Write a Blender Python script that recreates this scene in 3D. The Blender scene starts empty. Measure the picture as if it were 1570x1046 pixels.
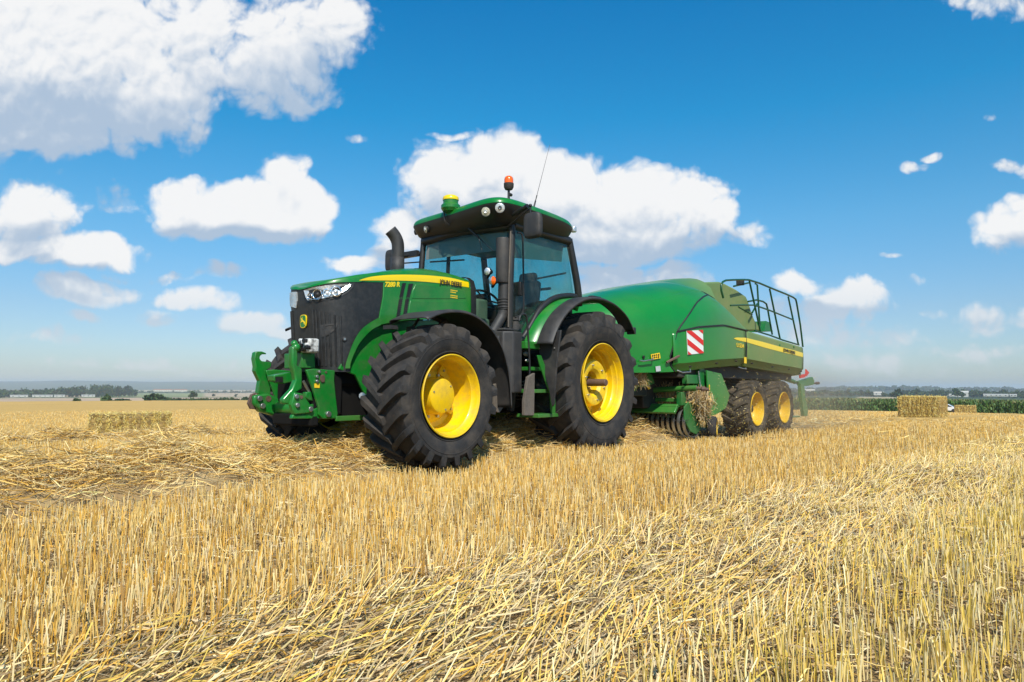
import bpy, bmesh, math, random
import numpy as np
from mathutils import Vector, Matrix
random.seed(7); RNG = np.random.default_rng(7)
C = bpy.data.collections.new('scene'); bpy.context.scene.collection.children.link(C)
SC = bpy.context.scene
R = math.radians
# ------------------------------------------------------------------ camera
FPX = 1078.0; HCAM = 0.9; PITCH = R(3.69); ROLL = R(0.2)
cam_d = bpy.data.cameras.new('camera'); cam = bpy.data.objects.new('camera', cam_d); C.objects.link(cam)
cam_d.sensor_width = 36; cam_d.lens = FPX/1570*36; cam_d.clip_start = 0.05; cam_d.clip_end = 60000
cam.matrix_world = Matrix.Translation((0,0,HCAM)) @ Matrix.Rotation(math.pi/2+PITCH,4,'X') @ Matrix.Rotation(ROLL,4,'Z')
SC.camera = cam
SC.view_settings.view_transform = 'Standard'; SC.view_settings.look = 'None'
SC.view_settings.gamma = 1; SC.view_settings.exposure = 0.12
try:
    SC.cycles.transparent_max_bounces = 24; SC.cycles.volume_bounces = 1; SC.cycles.max_bounces = 8
except Exception: pass
# ------------------------------------------------------------------ light
SUN_EL = R(47); SUN_AZ = R(171)      # azimuth measured clockwise from +Y, the side behind the camera
sd = Vector((math.sin(SUN_AZ)*math.cos(SUN_EL), math.cos(SUN_AZ)*math.cos(SUN_EL), math.sin(SUN_EL)))
sun_d = bpy.data.lights.new('sun','SUN'); sun = bpy.data.objects.new('sun', sun_d); C.objects.link(sun)
sun_d.energy = 5.0; sun_d.angle = R(0.5); sun_d.color = (1.0,0.93,0.82)
sun.rotation_euler = sd.to_track_quat('Z','Y').to_euler(); sun.location = (0,-20,30)

def ray(px, py):                      # direction in the world of one point of the traced drawing
    x=(px-785)/FPX; y=-(py-523)/FPX
    xr=x*math.cos(ROLL)-y*math.sin(ROLL); yr=y*math.cos(ROLL)+x*math.sin(ROLL)
    return Vector((xr, math.cos(PITCH)-yr*math.sin(PITCH), math.sin(PITCH)+yr*math.cos(PITCH)))

world = bpy.data.worlds.new('World'); SC.world = world; world.use_nodes = True; world.cycles.sampling_method='MANUAL'; world.cycles.sample_map_resolution=256
wt = world.node_tree; wt.nodes.clear()
def N(t, typ, **k):
    n = t.nodes.new(typ)
    for a, b in k.items(): setattr(n, a, b)
    return n
def setin(t, sock, v):
    if isinstance(v, bpy.types.NodeSocket): t.links.new(v, sock)
    else: sock.default_value = v
def M(t, op, a, b=0.0, c=0.0, clamp=False):
    n = N(t,'ShaderNodeMath',operation=op,use_clamp=clamp)
    setin(t,n.inputs[0],a); setin(t,n.inputs[1],b); setin(t,n.inputs[2],c)
    return n.outputs[0]
def MIXC(t, f, a, b, mode='MIX'):
    n = N(t,'ShaderNodeMix',data_type='RGBA',blend_type=mode)
    setin(t,n.inputs[0],f); setin(t,n.inputs[6],a); setin(t,n.inputs[7],b)
    return n.outputs[2]
def SMOOTH(t, v, lo, hi, a=0.0, b=1.0):
    n = N(t,'ShaderNodeMapRange',interpolation_type='SMOOTHSTEP')
    setin(t,n.inputs[0],v); n.inputs[1].default_value=lo; n.inputs[2].default_value=hi
    n.inputs[3].default_value=a; n.inputs[4].default_value=b
    return n.outputs[0]
# clouds: blobs of (x, y, half width, half height up, half height down, thickness) in the sky ahead
BLOBS = [
 (60,110,280,190,145,1.2),(210,150,150,150,85,1.0),(40,190,260,120,62,1.0),(300,60,90,110,120,.9),(420,90,90,120,90,1.0),(500,40,80,90,75,.9),(450,140,70,60,45,.6),
 (372,330,158,52,42,1.6),(436,275,42,40,50,.9),(285,308,70,46,50,1.2),(470,320,56,42,48,1.2),(372,300,80,34,40,.9),
 (48,325,76,52,62,1.1),(120,390,112,36,30,1.2),(10,388,70,28,25,1.0),(168,302,30,26,22,.35),(185,320,60,18,10,.22),
 (135,447,74,26,26,1.0),(305,460,72,22,17,1.0),(242,490,38,16,12,.38),(390,492,62,24,22,.9),(330,420,42,15,10,.35),(125,490,30,12,9,.3),(440,505,60,18,14,.35),(70,520,80,14,12,.2),(265,425,36,12,10,.3),(175,425,30,10,10,.25),
 (690,275,85,66,95,1.1),(768,250,80,58,120,1.2),(860,285,110,60,110,1.3),(960,300,110,55,95,1.2),(1050,320,90,62,70,1.1),(1095,330,48,48,60,.9),(1145,372,44,20,14,.7),(940,370,200,60,38,1.1),(660,300,45,60,70,.8),
 (620,350,52,36,44,.9),(556,405,62,18,25,.8),(600,390,40,20,40,.7),(960,425,130,28,34,.8),(1035,415,52,18,18,.6),(900,440,90,25,25,.7),
 (1222,437,44,26,28,.85),(1310,448,60,32,34,.9),(1270,470,100,26,26,.75),(1290,520,140,30,22,.25),
 (1548,350,60,34,42,1.0),(1575,325,60,30,40,.8),(1535,482,75,24,26,.5),(1500,8,70,20,24,.55),(1545,8,60,20,30,.7),(1400,258,26,11,10,.35),(1428,243,18,7,6,.25),(1515,186,22,7,6,.28),(1555,262,50,12,10,.2),(1400,425,22,8,8,.22),(1430,475,26,9,8,.25),(1365,385,20,6,5,.14),
 (545,213,22,6,5,.2),(700,205,40,8,6,.2),(1330,560,160,20,20,.14),(1480,545,120,18,18,.14),(250,560,200,14,10,.1),
]
def noise(t, vec, scale, detail, rough, **k):
    n = N(t,'ShaderNodeTexNoise'); setin(t,n.inputs['Vector'],vec); n.inputs['Scale'].default_value=scale
    n.inputs['Detail'].default_value=detail; n.inputs['Roughness'].default_value=rough
    for a,b in k.items(): n.inputs[a].default_value=b
    return n
def VM(t, op, a, b=None, c=None):
    n = N(t,'ShaderNodeVectorMath',operation=op); setin(t,n.inputs[0],a)
    if b is not None: setin(t,n.inputs[1],b)
    if c is not None: setin(t,n.inputs[2],c)
    return n.outputs['Value'] if op=='DOT_PRODUCT' else n.outputs[0]
def cloud_body(u, v, blobs):             # soft union of the blobs at one sky direction
    n = N(wt,'ShaderNodeCombineXYZ'); wt.links.new(u,n.inputs[0]); wt.links.new(v,n.inputs[1]); wt.links.new(v,n.inputs[2]); acc=None
    for (bx,by,rx,ru,rd,am) in blobs:
        if am<.8 and blobs is BLOBS: am=.34+.58*am; ru*=1.12; rd*=1.1
        d = ray(bx,by); cu, cv = d.x/d.y, d.z/d.y; k=FPX*.93
        e = VM(wt,'MULTIPLY_ADD',n.outputs[0],(k/rx,k/ru,-k/rd),(-cu*k/rx,-cv*k/ru,cv*k/rd))
        e = VM(wt,'MAXIMUM',e,(-1000,0,0))
        w = M(wt,'MULTIPLY_ADD',VM(wt,'DOT_PRODUCT',e,e),-am,am)
        acc = w if acc is None else M(wt,'SMOOTH_MAX',acc,w,.12)
    return M(wt,'MAXIMUM',acc,-.9)
tc = N(wt,'ShaderNodeTexCoord'); sx = N(wt,'ShaderNodeSeparateXYZ'); wt.links.new(tc.outputs['Generated'],sx.inputs[0])
ay = M(wt,'MAXIMUM',M(wt,'ABSOLUTE',sx.outputs[1]),.08)
U0 = M(wt,'DIVIDE',sx.outputs[0],ay); V0 = M(wt,'DIVIDE',sx.outputs[2],ay)
cmb = N(wt,'ShaderNodeCombineXYZ'); wt.links.new(U0,cmb.inputs[0]); wt.links.new(V0,cmb.inputs[1])
w1 = noise(wt,cmb.outputs[0],10,2,.5)
vp = VM(wt,'MULTIPLY_ADD',w1.outputs['Color'],(.05,.05,.05),cmb.outputs[0]); vp = VM(wt,'SUBTRACT',vp,(.025,.025,.025))
sp = N(wt,'ShaderNodeSeparateXYZ'); wt.links.new(vp,sp.inputs[0]); U=sp.outputs[0]; V=sp.outputs[1]
def detail(vec, dt):
    n1 = noise(wt,vec,19,dt,.62); vo = N(wt,'ShaderNodeTexVoronoi',feature='F1'); wt.links.new(vec,vo.inputs['Vector']); vo.inputs['Scale'].default_value=24
    vo.voronoi_dimensions='2D'; n1.noise_dimensions='2D'; vo.inputs['Detail'].default_value=2 if dt>5 else 1; vo.inputs['Roughness'].default_value=.55
    return M(wt,'ADD',M(wt,'MULTIPLY_ADD',n1.outputs[0],1.05,-.525),M(wt,'MULTIPLY_ADD',vo.outputs['Distance'],-.50,.22))
BIG=[b for b in BLOBS if b[5]>=.8]
b0 = cloud_body(U,V,BLOBS); d0 = detail(vp,8); d1 = detail(VM(wt,'ADD',vp,(-.004,.013,0)),5)
b1 = cloud_body(U,M(wt,'ADD',V,.045),BIG); b2 = cloud_body(U,V,BIG)
n2 = noise(wt,vp,5,2,.5); n2.noise_dimensions='2D'
f0 = M(wt,'ADD',M(wt,'ADD',b0,d0),M(wt,'MULTIPLY_ADD',n2.outputs[0],.4,-.2))
dens = SMOOTH(wt,f0,-.12,.50)
sh = M(wt,'ADD',M(wt,'MULTIPLY_ADD',M(wt,'SUBTRACT',d0,d1), .72,.68),M(wt,'MULTIPLY',M(wt,'SUBTRACT',b2,b1),.9))
GREY = [(90,190,280,75,75,1.0),(260,200,120,60,50,.9),(450,135,110,60,60,.6),(370,358,160,26,30,1.0),(60,345,100,26,25,.5),(110,415,110,18,18,.8),(960,392,210,32,34,1.1),(800,395,150,40,34,.9),(690,335,60,50,50,.4),(600,405,120,18,30,.7),(950,440,180,26,26,.6),
 (135,463,70,14,16,.8),(300,474,70,10,12,.7),(1545,372,70,22,24,.8),(1240,462,70,16,20,.7),(1320,478,60,18,20,.7),(1535,495,80,16,18,.6)]
gy = cloud_body(U,V,GREY)
sh = M(wt,'MULTIPLY_ADD',SMOOTH(wt,M(wt,'ADD',gy,M(wt,'MULTIPLY',d0,.5)),-.35,1.1),-.50,sh)
sh = SMOOTH(wt,sh,0.0,1.0)
sky = N(wt,'ShaderNodeTexSky',sky_type='NISHITA'); sky.sun_disc=False; sky.sun_elevation=SUN_EL; sky.sun_rotation=SUN_AZ
sky.altitude=100; sky.air_density=1.0; sky.dust_density=.6; sky.ozone_density=3.0
SKY_TINT=(.30,.95,1.25,1)
rp = N(wt,'ShaderNodeValToRGB'); wt.links.new(sx.outputs[2],rp.inputs[0]); cr=rp.color_ramp
for i,(q,c_) in enumerate(((0.0,(.80,.88,1.04,1)),(.10,(.72,.90,1.04,1)),(.22,(.48,1.06,1.22,1)),(.36,(.11,1.08,1.36,1)),(.55,(.002,.98,1.46,1)))):
    e_ = cr.elements[i] if i<2 else cr.elements.new(q)
    e_.position=q; e_.color=c_
tint = rp.outputs[0]
skyc = MIXC(wt,1.0,sky.outputs[0],tint,'MULTIPLY')
bg = N(wt,'ShaderNodeBackground'); wt.links.new(skyc,bg.inputs[0]); bg.inputs[1].default_value=.106
cc = MIXC(wt,sh,(.46,.58,.74,1),(1.0,1.0,1.0,1))
low = SMOOTH(wt,sx.outputs[2],0.0,.16)
cc = MIXC(wt,low,(.74,.78,.83,1),cc)
bg2 = N(wt,'ShaderNodeBackground'); wt.links.new(cc,bg2.inputs[0]); bg2.inputs[1].default_value=.87
dn = M(wt,'MULTIPLY',dens,M(wt,'MULTIPLY_ADD',low,.35,.62))
mx = N(wt,'ShaderNodeMixShader'); wt.links.new(dn,mx.inputs[0]); wt.links.new(bg.outputs[0],mx.inputs[1]); wt.links.new(bg2.outputs[0],mx.inputs[2])
wo = N(wt,'ShaderNodeOutputWorld'); wt.links.new(mx.outputs[0],wo.inputs[0])
# ------------------------------------------------------------------ materials
MT = {}
def mat(name, col, rough=.5, metal=0.0, coat=0.0, dust=None, dust_amt=0.0, dust_scale=3.0, bump=0.0, bump_scale=60, spec=.5, var=.0, trans=0.0, attr=None, dust_z=None, dust_x=None):
    m = bpy.data.materials.new(name); m.use_nodes=True; t=m.node_tree; p=t.nodes['Principled BSDF']
    c = (*col,1)
    out = None
    tc = N(t,'ShaderNodeTexCoord')
    if attr:
        a = N(t,'ShaderNodeAttribute',attribute_name=attr); out = a.outputs['Color']
    if var:
        n = noise(t,tc.outputs['Object'],2.5,6,.6)
        n3 = noise(t,tc.outputs['Object'],38,5,.65)
        k = M(t,'ADD',M(t,'MULTIPLY',n.outputs[0],.6),M(t,'MULTIPLY',n3.outputs[0],.4))
        k = SMOOTH(t,k,.35,.65,1-var,1+var)
        cm = N(t,'ShaderNodeVectorMath',operation='SCALE'); setin(t,cm.inputs[0],out if out else c[:3]); t.links.new(k,cm.inputs[3]); out = cm.outputs[0]
    if dust:
        n = noise(t,tc.outputs['Object'],dust_scale,8,.68)
        k = SMOOTH(t,n.outputs[0],.38,.72,0,1)
        k = M(t,'MULTIPLY',k,dust_amt)
        if dust_z or dust_x:
            s = N(t,'ShaderNodeSeparateXYZ'); t.links.new(tc.outputs['Object'],s.inputs[0])
            if dust_z: k = M(t,'MULTIPLY_ADD',SMOOTH(t,s.outputs[2],dust_z[1],dust_z[0]),dust_z[2],k,clamp=True)
            if dust_x:
                kx = M(t,'MULTIPLY',SMOOTH(t,M(t,'ADD',s.outputs[0],M(t,'MULTIPLY',n.outputs[0],1.2)),dust_x[1],dust_x[0]),M(t,'MULTIPLY_ADD',n.outputs[0],.9,.45))
                k = M(t,'MULTIPLY_ADD',kx,dust_x[2],k,clamp=True)
        out = MIXC(t,k,out if out else c,(*dust,1))
        t.links.new(M(t,'MULTIPLY_ADD',k,.5,rough,clamp=True),p.inputs['Roughness'])
        if coat: t.links.new(M(t,'MULTIPLY_ADD',k,-coat*1.3,coat,clamp=True),p.inputs['Coat Weight'])
    else: p.inputs['Roughness'].default_value=rough; p.inputs['Coat Weight'].default_value=coat
    p.inputs['Coat Roughness'].default_value=.12
    if out: t.links.new(out,p.inputs['Base Color'])
    else: p.inputs['Base Color'].default_value=c
    p.inputs['Metallic'].default_value=metal; p.inputs['Specular IOR Level'].default_value=spec
    if bump:
        n = noise(t,tc.outputs['Object'],bump_scale,5,.6); b=N(t,'ShaderNodeBump'); b.inputs['Strength'].default_value=bump; b.inputs['Distance'].default_value=.01
        t.links.new(n.outputs[0],b.inputs['Height']); t.links.new(b.outputs[0],p.inputs['Normal'])
    MT[name]=m; return m
DUST=(.36,.27,.15)
mat('green',(.004,.168,.015),.34,coat=.35,dust=DUST,dust_amt=.12,var=.09,dust_z=(.5,1.6,.08))
mat('rail_green',(.003,.060,.014),.4,coat=.2)
mat('green_cast',(.004,.175,.017),.38,coat=.3,dust=(.10,.08,.05),dust_amt=.34,dust_scale=9,var=.14,bump=.15,bump_scale=40)
mat('baler_green',(.005,.190,.018),.33,coat=.35,dust=(.30,.25,.11),dust_amt=.05,var=.07,dust_scale=1.6,dust_x=(-3.8,-.8,.62))
mat('baler_frame',(.004,.135,.022),.42,coat=.15,dust=DUST,dust_amt=.16,var=.1)
mat('yellow',(.84,.54,.0),.38,coat=.25,dust=(.26,.17,.07),dust_amt=.42,var=.05,dust_scale=9)
mat('baler_yellow',(.70,.43,.0),.5,coat=.1,dust=(.30,.20,.08),dust_amt=.4,var=.08,dust_scale=7)
mat('stripe_yellow',(.86,.60,.0),.3,coat=.3)
mat('rubber',(.024,.023,.023),.78,dust=(.11,.09,.07),dust_amt=.5,dust_scale=6,var=.2,bump=.35,bump_scale=70,spec=.35)
mat('rubber_dusty',(.045,.038,.03),.85,dust=(.15,.115,.075),dust_amt=.9,dust_scale=5,var=.2,bump=.25,bump_scale=90,spec=.25)
mat('plastic',(.026,.025,.025),.55,dust=(.12,.10,.08),dust_amt=.28,dust_scale=6,var=.12,bump=.2,bump_scale=220)
mat('grille',(.016,.016,.016),.45,dust=(.14,.13,.12),dust_amt=.12,dust_scale=22,var=.15,bump=.1,bump_scale=90)
mat('black',(.012,.012,.012),.45,dust=(.07,.06,.05),dust_amt=.2)
mat('dark_iron',(.02,.018,.016),.6,dust=(.09,.07,.05),dust_amt=.4)
mat('shaded_engine',(.005,.005,.005),.85,dust=(.02,.017,.014),dust_amt=.3,spec=.2)  # near-black base colour carries the shade of the hollow behind the front plate
mat('plate_dusty',(.12,.10,.08),.75,var=.25,bump=.3)
mat('rust',(.11,.065,.045),.7,var=.25,bump=.3)
mat('steel',(.42,.42,.40),.4,metal=.9,var=.15)
mat('chrome',(.8,.8,.8),.12,metal=1)
mat('white_paint',(.62,.62,.58),.5,dust=(.02,.02,.02),dust_amt=.9,dust_scale=22)
mat('white',(.75,.75,.73),.45,dust=DUST,dust_amt=.15)
mat('red',(.62,.02,.015),.4)
mat('grey_plate',(.45,.47,.47),.4)
mat('label_yellow',(.85,.55,.02),.45)
mat('lens_amber',(.85,.13,.0),.2,coat=.4)
mat('seat_cloth',(.028,.030,.032),.8,var=.2)
mat('cab_grey',(.10,.105,.10),.7,var=.1)
mat('cab_olive',(.13,.135,.085),.7,var=.1)
mat('shade_cloth',(.16,.175,.17),.7)
mat('lamp_inner',(.72,.74,.74),.22,metal=.55,bump=.9,bump_scale=38,var=.25)
mat('lamp_warm',(.62,.58,.45),.3,metal=.3,bump=.7,bump_scale=60,var=.2)
mat('straw',(.5,.34,.14),.6,attr='Col',spec=.4)
def glass(name, tint, refl=.6, ior=1.45, rough=.0):
    m = bpy.data.materials.new(name); m.use_nodes=True; t=m.node_tree; t.nodes.clear()
    o=N(t,'ShaderNodeOutputMaterial'); tr=N(t,'ShaderNodeBsdfTransparent'); gl=N(t,'ShaderNodeBsdfGlossy'); fr=N(t,'ShaderNodeLayerWeight'); fr.inputs[0].default_value=.5; mx=N(t,'ShaderNodeMixShader')
    tr.inputs[0].default_value=(*tint,1); gl.inputs['Roughness'].default_value=rough; gl.inputs[0].default_value=(refl,)*3+(1,); fz=M(t,'MULTIPLY_ADD',M(t,'POWER',fr.outputs['Facing'],4.0),.9,.045)
    di=N(t,'ShaderNodeBsdfDiffuse'); di.inputs[0].default_value=(.34,.33,.29,1); tcg=N(t,'ShaderNodeTexCoord'); ng=noise(t,tcg.outputs['Object'],3.2,7,.7); m2=N(t,'ShaderNodeMixShader'); t.links.new(SMOOTH(t,ng.outputs[0],.40,.80,.015,.16 if name=='cab_glass' else .0),m2.inputs[0]); t.links.new(tr.outputs[0],m2.inputs[1]); t.links.new(di.outputs[0],m2.inputs[2])
    t.links.new(fz,mx.inputs[0]); t.links.new(m2.outputs[0],mx.inputs[1]); t.links.new(gl.outputs[0],mx.inputs[2]); t.links.new(mx.outputs[0],o.inputs[0]); MT[name]=m
glass('cab_glass',(.64,.87,.85),.5)
glass('lens_glass',(.92,.95,.97),.9,1.5)
# ------------------------------------------------------------------ mesh helpers
class MB:
    def __init__(s): s.v=[]; s.f=[]
    def add(s, vs, fs):
        o=len(s.v); s.v+= [tuple(map(float,v)) for v in vs]; s.f+=[tuple(i+o for i in f) for f in fs]; return s
    def box(s, c, d, rot=None):
        hx,hy,hz=[k/2 for k in d]; vs=[Vector((x,y,z)) for x in(-hx,hx) for y in(-hy,hy) for z in(-hz,hz)]
        if rot is not None: vs=[rot@v for v in vs]
        vs=[v+Vector(c) for v in vs]
        return s.add(vs,[(0,1,3,2),(4,6,7,5),(0,4,5,1),(2,3,7,6),(0,2,6,4),(1,5,7,3)])
    def b2(s, a, b):                         # box from min corner a to max corner b
        return s.box([(p+q)/2 for p,q in zip(a,b)],[abs(q-p) for p,q in zip(a,b)])
    def prism(s, poly, y0, y1):              # polygon in x,z pushed along y
        n=len(poly); vs=[(p[0],y0,p[1]) for p in poly]+[(p[0],y1,p[1]) for p in poly]
        return s.add(vs,[tuple(range(n)),tuple(range(2*n-1,n-1,-1))]+[(i,i+n,(i+1)%n+n,(i+1)%n) for i in range(n)])
    def slab(s, pts, thick, nrm=None):       # 3D polygon given thickness
        pts=[Vector(p) for p in pts]; n=len(pts)
        if nrm is None: nrm=(pts[1]-pts[0]).cross(pts[2]-pts[0]).normalized()
        q=[p-Vector(nrm)*thick for p in pts]
        return s.add(pts+q,[tuple(range(n)),tuple(range(2*n-1,n-1,-1))]+[(i,i+n,(i+1)%n+n,(i+1)%n) for i in range(n)])
    def tube(s, path, r, n=8, closed=False, caps=True, sq=None):
        path=[Vector(p) for p in path]; m=len(path); rr=r if isinstance(r,(list,tuple)) else [r]*m
        up=None; vs=[]
        for i,p in enumerate(path):
            a=path[(i-1)%m] if (closed or i>0) else p; b=path[(i+1)%m] if (closed or i<m-1) else p
            t=(b-a).normalized()
            if up is None: up=Vector((0,0,1)) if abs(t.z)<.9 else Vector((1,0,0))
            x=t.cross(up).normalized(); up=x.cross(t).normalized()
            for k in range(n):
                an=2*math.pi*(k+.5)/n; sx,sy=(math.cos(an),math.sin(an))
                if sq: sx*=sq[0]; sy*=sq[1]
                vs.append(p+x*sx*rr[i]+up*sy*rr[i])
        fs=[]
        for i in range(m if closed else m-1):
            for k in range(n):
                a=i*n+k; b=i*n+(k+1)%n; c=((i+1)%m)*n+(k+1)%n; d=((i+1)%m)*n+k; fs.append((a,d,c,b))
        if not closed and caps: fs.append(tuple(range(n))); fs.append(tuple(range(m*n-1,(m-1)*n-1,-1)))
        return s.add(vs,fs)
    def lathe(s, prof, n=48, c=(0,0,0), axis='y', a0=0, a1=2*math.pi):   # profile of (along axis, radius)
        full=abs(a1-a0-2*math.pi)<1e-6; m=n if full else n+1; vs=[]
        for i in range(m):
            a=a0+(a1-a0)*i/n; ca,sa=math.cos(a),math.sin(a)
            for (h,r) in prof:
                v={'y':(r*ca,h,r*sa),'z':(r*ca,r*sa,h),'x':(h,r*ca,r*sa)}[axis]
                vs.append((v[0]+c[0],v[1]+c[1],v[2]+c[2]))
        k=len(prof); fs=[]
        for i in range(n):
            j=(i+1)%m
            for q in range(k-1): fs.append((i*k+q,j*k+q,j*k+q+1,i*k+q+1))
        return s.add(vs,fs)
    def loft(s, secs, closed=False, cap=False):
        k=len(secs[0]); vs=[p for sec in secs for p in sec]; fs=[]
        for i in range(len(secs)-1):
            for q in range(k if closed else k-1):
                fs.append((i*k+q,(i+1)*k+q,(i+1)*k+(q+1)%k,i*k+(q+1)%k))
        if cap: fs.append(tuple(range(k))); fs.append(tuple(range(len(vs)-1,len(vs)-k-1,-1)))
        return s.add(vs,fs)
    def sphere(s, c, r, n=16, sc=(1,1,1)):
        prof=[(-math.cos(math.pi*i/(n//2))*r, max(1e-4,math.sin(math.pi*i/(n//2))*r)) for i in range(n//2+1)]
        o=len(s.v); s.lathe(prof,n,axis='z')
        for i in range(o,len(s.v)): v=s.v[i]; s.v[i]=(v[0]*sc[0]+c[0],v[1]*sc[1]+c[1],v[2]*sc[2]+c[2])
        return s
    def mirror(s):
        m=MB(); m.v=[(x,-y,z) for x,y,z in s.v]; m.f=[tuple(reversed(f)) for f in s.f]; return m
    def shift(s, d):
        m=MB(); m.v=[(x+d[0],y+d[1],z+d[2]) for x,y,z in s.v]; m.f=list(s.f); return m
    def pieces(s, side=False):
        if side:
            key=lambda f: 1 if sum(s.v[i][1] for i in f)>0 else 0
            grp={}
            for f in s.f: grp.setdefault(key(f),[]).append(f)
        else:
            par=list(range(len(s.v)))
            def find(a):
                while par[a]!=a: par[a]=par[par[a]]; a=par[a]
                return a
            for f in s.f:
                r=find(f[0])
                for i in f[1:]: par[find(i)]=r
            grp={}
            for f in s.f: grp.setdefault(find(f[0]),[]).append(f)
        out=[]
        for fs in grp.values():
            m=MB(); ix={}
            for f in fs:
                for i in f:
                    if i not in ix: ix[i]=len(m.v); m.v.append(s.v[i])
                m.f.append(tuple(ix[i] for i in f))
            out.append(m)
        return out
    def each(s, name, material, parent=None, side=False, **k):
        return [m.build(name,material,parent,**k) for m in s.pieces(side)]
    def build(s, name, material, parent=None, bevel=0.0, smooth=35, thick=0.0, seg=2, recalc=True):
        me=bpy.data.meshes.new(name); me.from_pydata(s.v,[],s.f); me.update()
        if recalc:
            bm=bmesh.new(); bm.from_mesh(me); bmesh.ops.recalc_face_normals(bm,faces=bm.faces); bm.to_mesh(me); bm.free()
        me.materials.append(MT[material] if isinstance(material,str) else material)
        o=bpy.data.objects.new(name,me); C.objects.link(o)
        if smooth:
            me.polygons.foreach_set('use_smooth',[True]*len(me.polygons)); me.set_sharp_from_angle(angle=R(smooth))
        if thick:
            md=o.modifiers.new('solid','SOLIDIFY'); md.thickness=thick; md.offset=0
        if bevel:
            md=o.modifiers.new('bevel','BEVEL'); md.width=bevel; md.segments=seg; md.limit_method='ANGLE'; md.angle_limit=R(40); md.harden_normals=False
        if parent is not None: o.parent=parent
        return o
def tag(o, label=None, cat=None, group=None, kind=None):
    if label: o['label']=label
    if cat: o['category']=cat
    if group: o['group']=group
    if kind: o['kind']=kind
    return o
def empty(name, loc=(0,0,0), rz=0, **k):
    o=bpy.data.objects.new(name,None); C.objects.link(o); o.location=loc; o.rotation_euler=(0,0,rz); o.empty_display_size=.3
    return tag(o,**k)
def words(name, txt, size, material, origin, parent, ux=(-1,0,0), uy=(0,0,1), width=None, extrude=.0015, shear=0, bold=0.0, flatten=None):
    cu=bpy.data.curves.new(name,'FONT'); cu.body=txt; cu.size=size; cu.extrude=extrude; cu.shear=shear; cu.offset=bold
    tmp=bpy.data.objects.new(name,cu); C.objects.link(tmp); bpy.context.view_layer.update()
    me=bpy.data.meshes.new_from_object(tmp.evaluated_get(bpy.context.evaluated_depsgraph_get())); bpy.data.objects.remove(tmp)
    o=bpy.data.objects.new(name,me); C.objects.link(o); me.materials.clear(); me.materials.append(MT[material])
    if width:
        xs=[v.co.x for v in me.vertices]; k=width/(max(xs)-min(xs))
        for v in me.vertices: v.co.x=(v.co.x-min(xs))*k
    X=Vector(ux).normalized(); Y=Vector(uy).normalized(); Z=X.cross(Y)
    mtx=Matrix(((X.x,Y.x,Z.x,origin[0]),(X.y,Y.y,Z.y,origin[1]),(X.z,Y.z,Z.z,origin[2]),(0,0,0,1)))
    me.transform(mtx); o.parent=parent; return o
def lerp(a,b,t): return a+(b-a)*t
def interp(x, xs, ys): return float(np.interp(x,xs,ys))
# frames: tractor and baler each have their own origin and heading
def frame(o, deg):
    th=R(deg); F=Vector((-math.cos(th),-math.sin(th),0)); L=Vector((math.sin(th),-math.cos(th),0)); return Vector(o),F,L,math.atan2(F.y,F.x)
TO,TF,TL,TROT = frame((.275,10.21,0),51.5)
BO,BF,BL,BROT = frame(TO+TF*(-1.2),49)
def into(fr, px, py, x=None, y=None, z=None):
    O,F,L=fr; d=ray(px,py); o=Vector((0,0,HCAM))-O
    ol=(o.dot(F),o.dot(L),o.z); dl=(d.dot(F),d.dot(L),d.z)
    t=(x-ol[0])/dl[0] if x is not None else (y-ol[1])/dl[1] if y is not None else (z-ol[2])/dl[2]
    return Vector([a+t*b for a,b in zip(ol,dl)])
def tq(px,py,**k): return into((TO,TF,TL),px,py,**k)
def bq(px,py,**k): return into((BO,BF,BL),px,py,**k)
def xz(fn, pts, y): return [(p.x,p.z) for p in (fn(a,b,y=y) for a,b in pts)]
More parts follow.
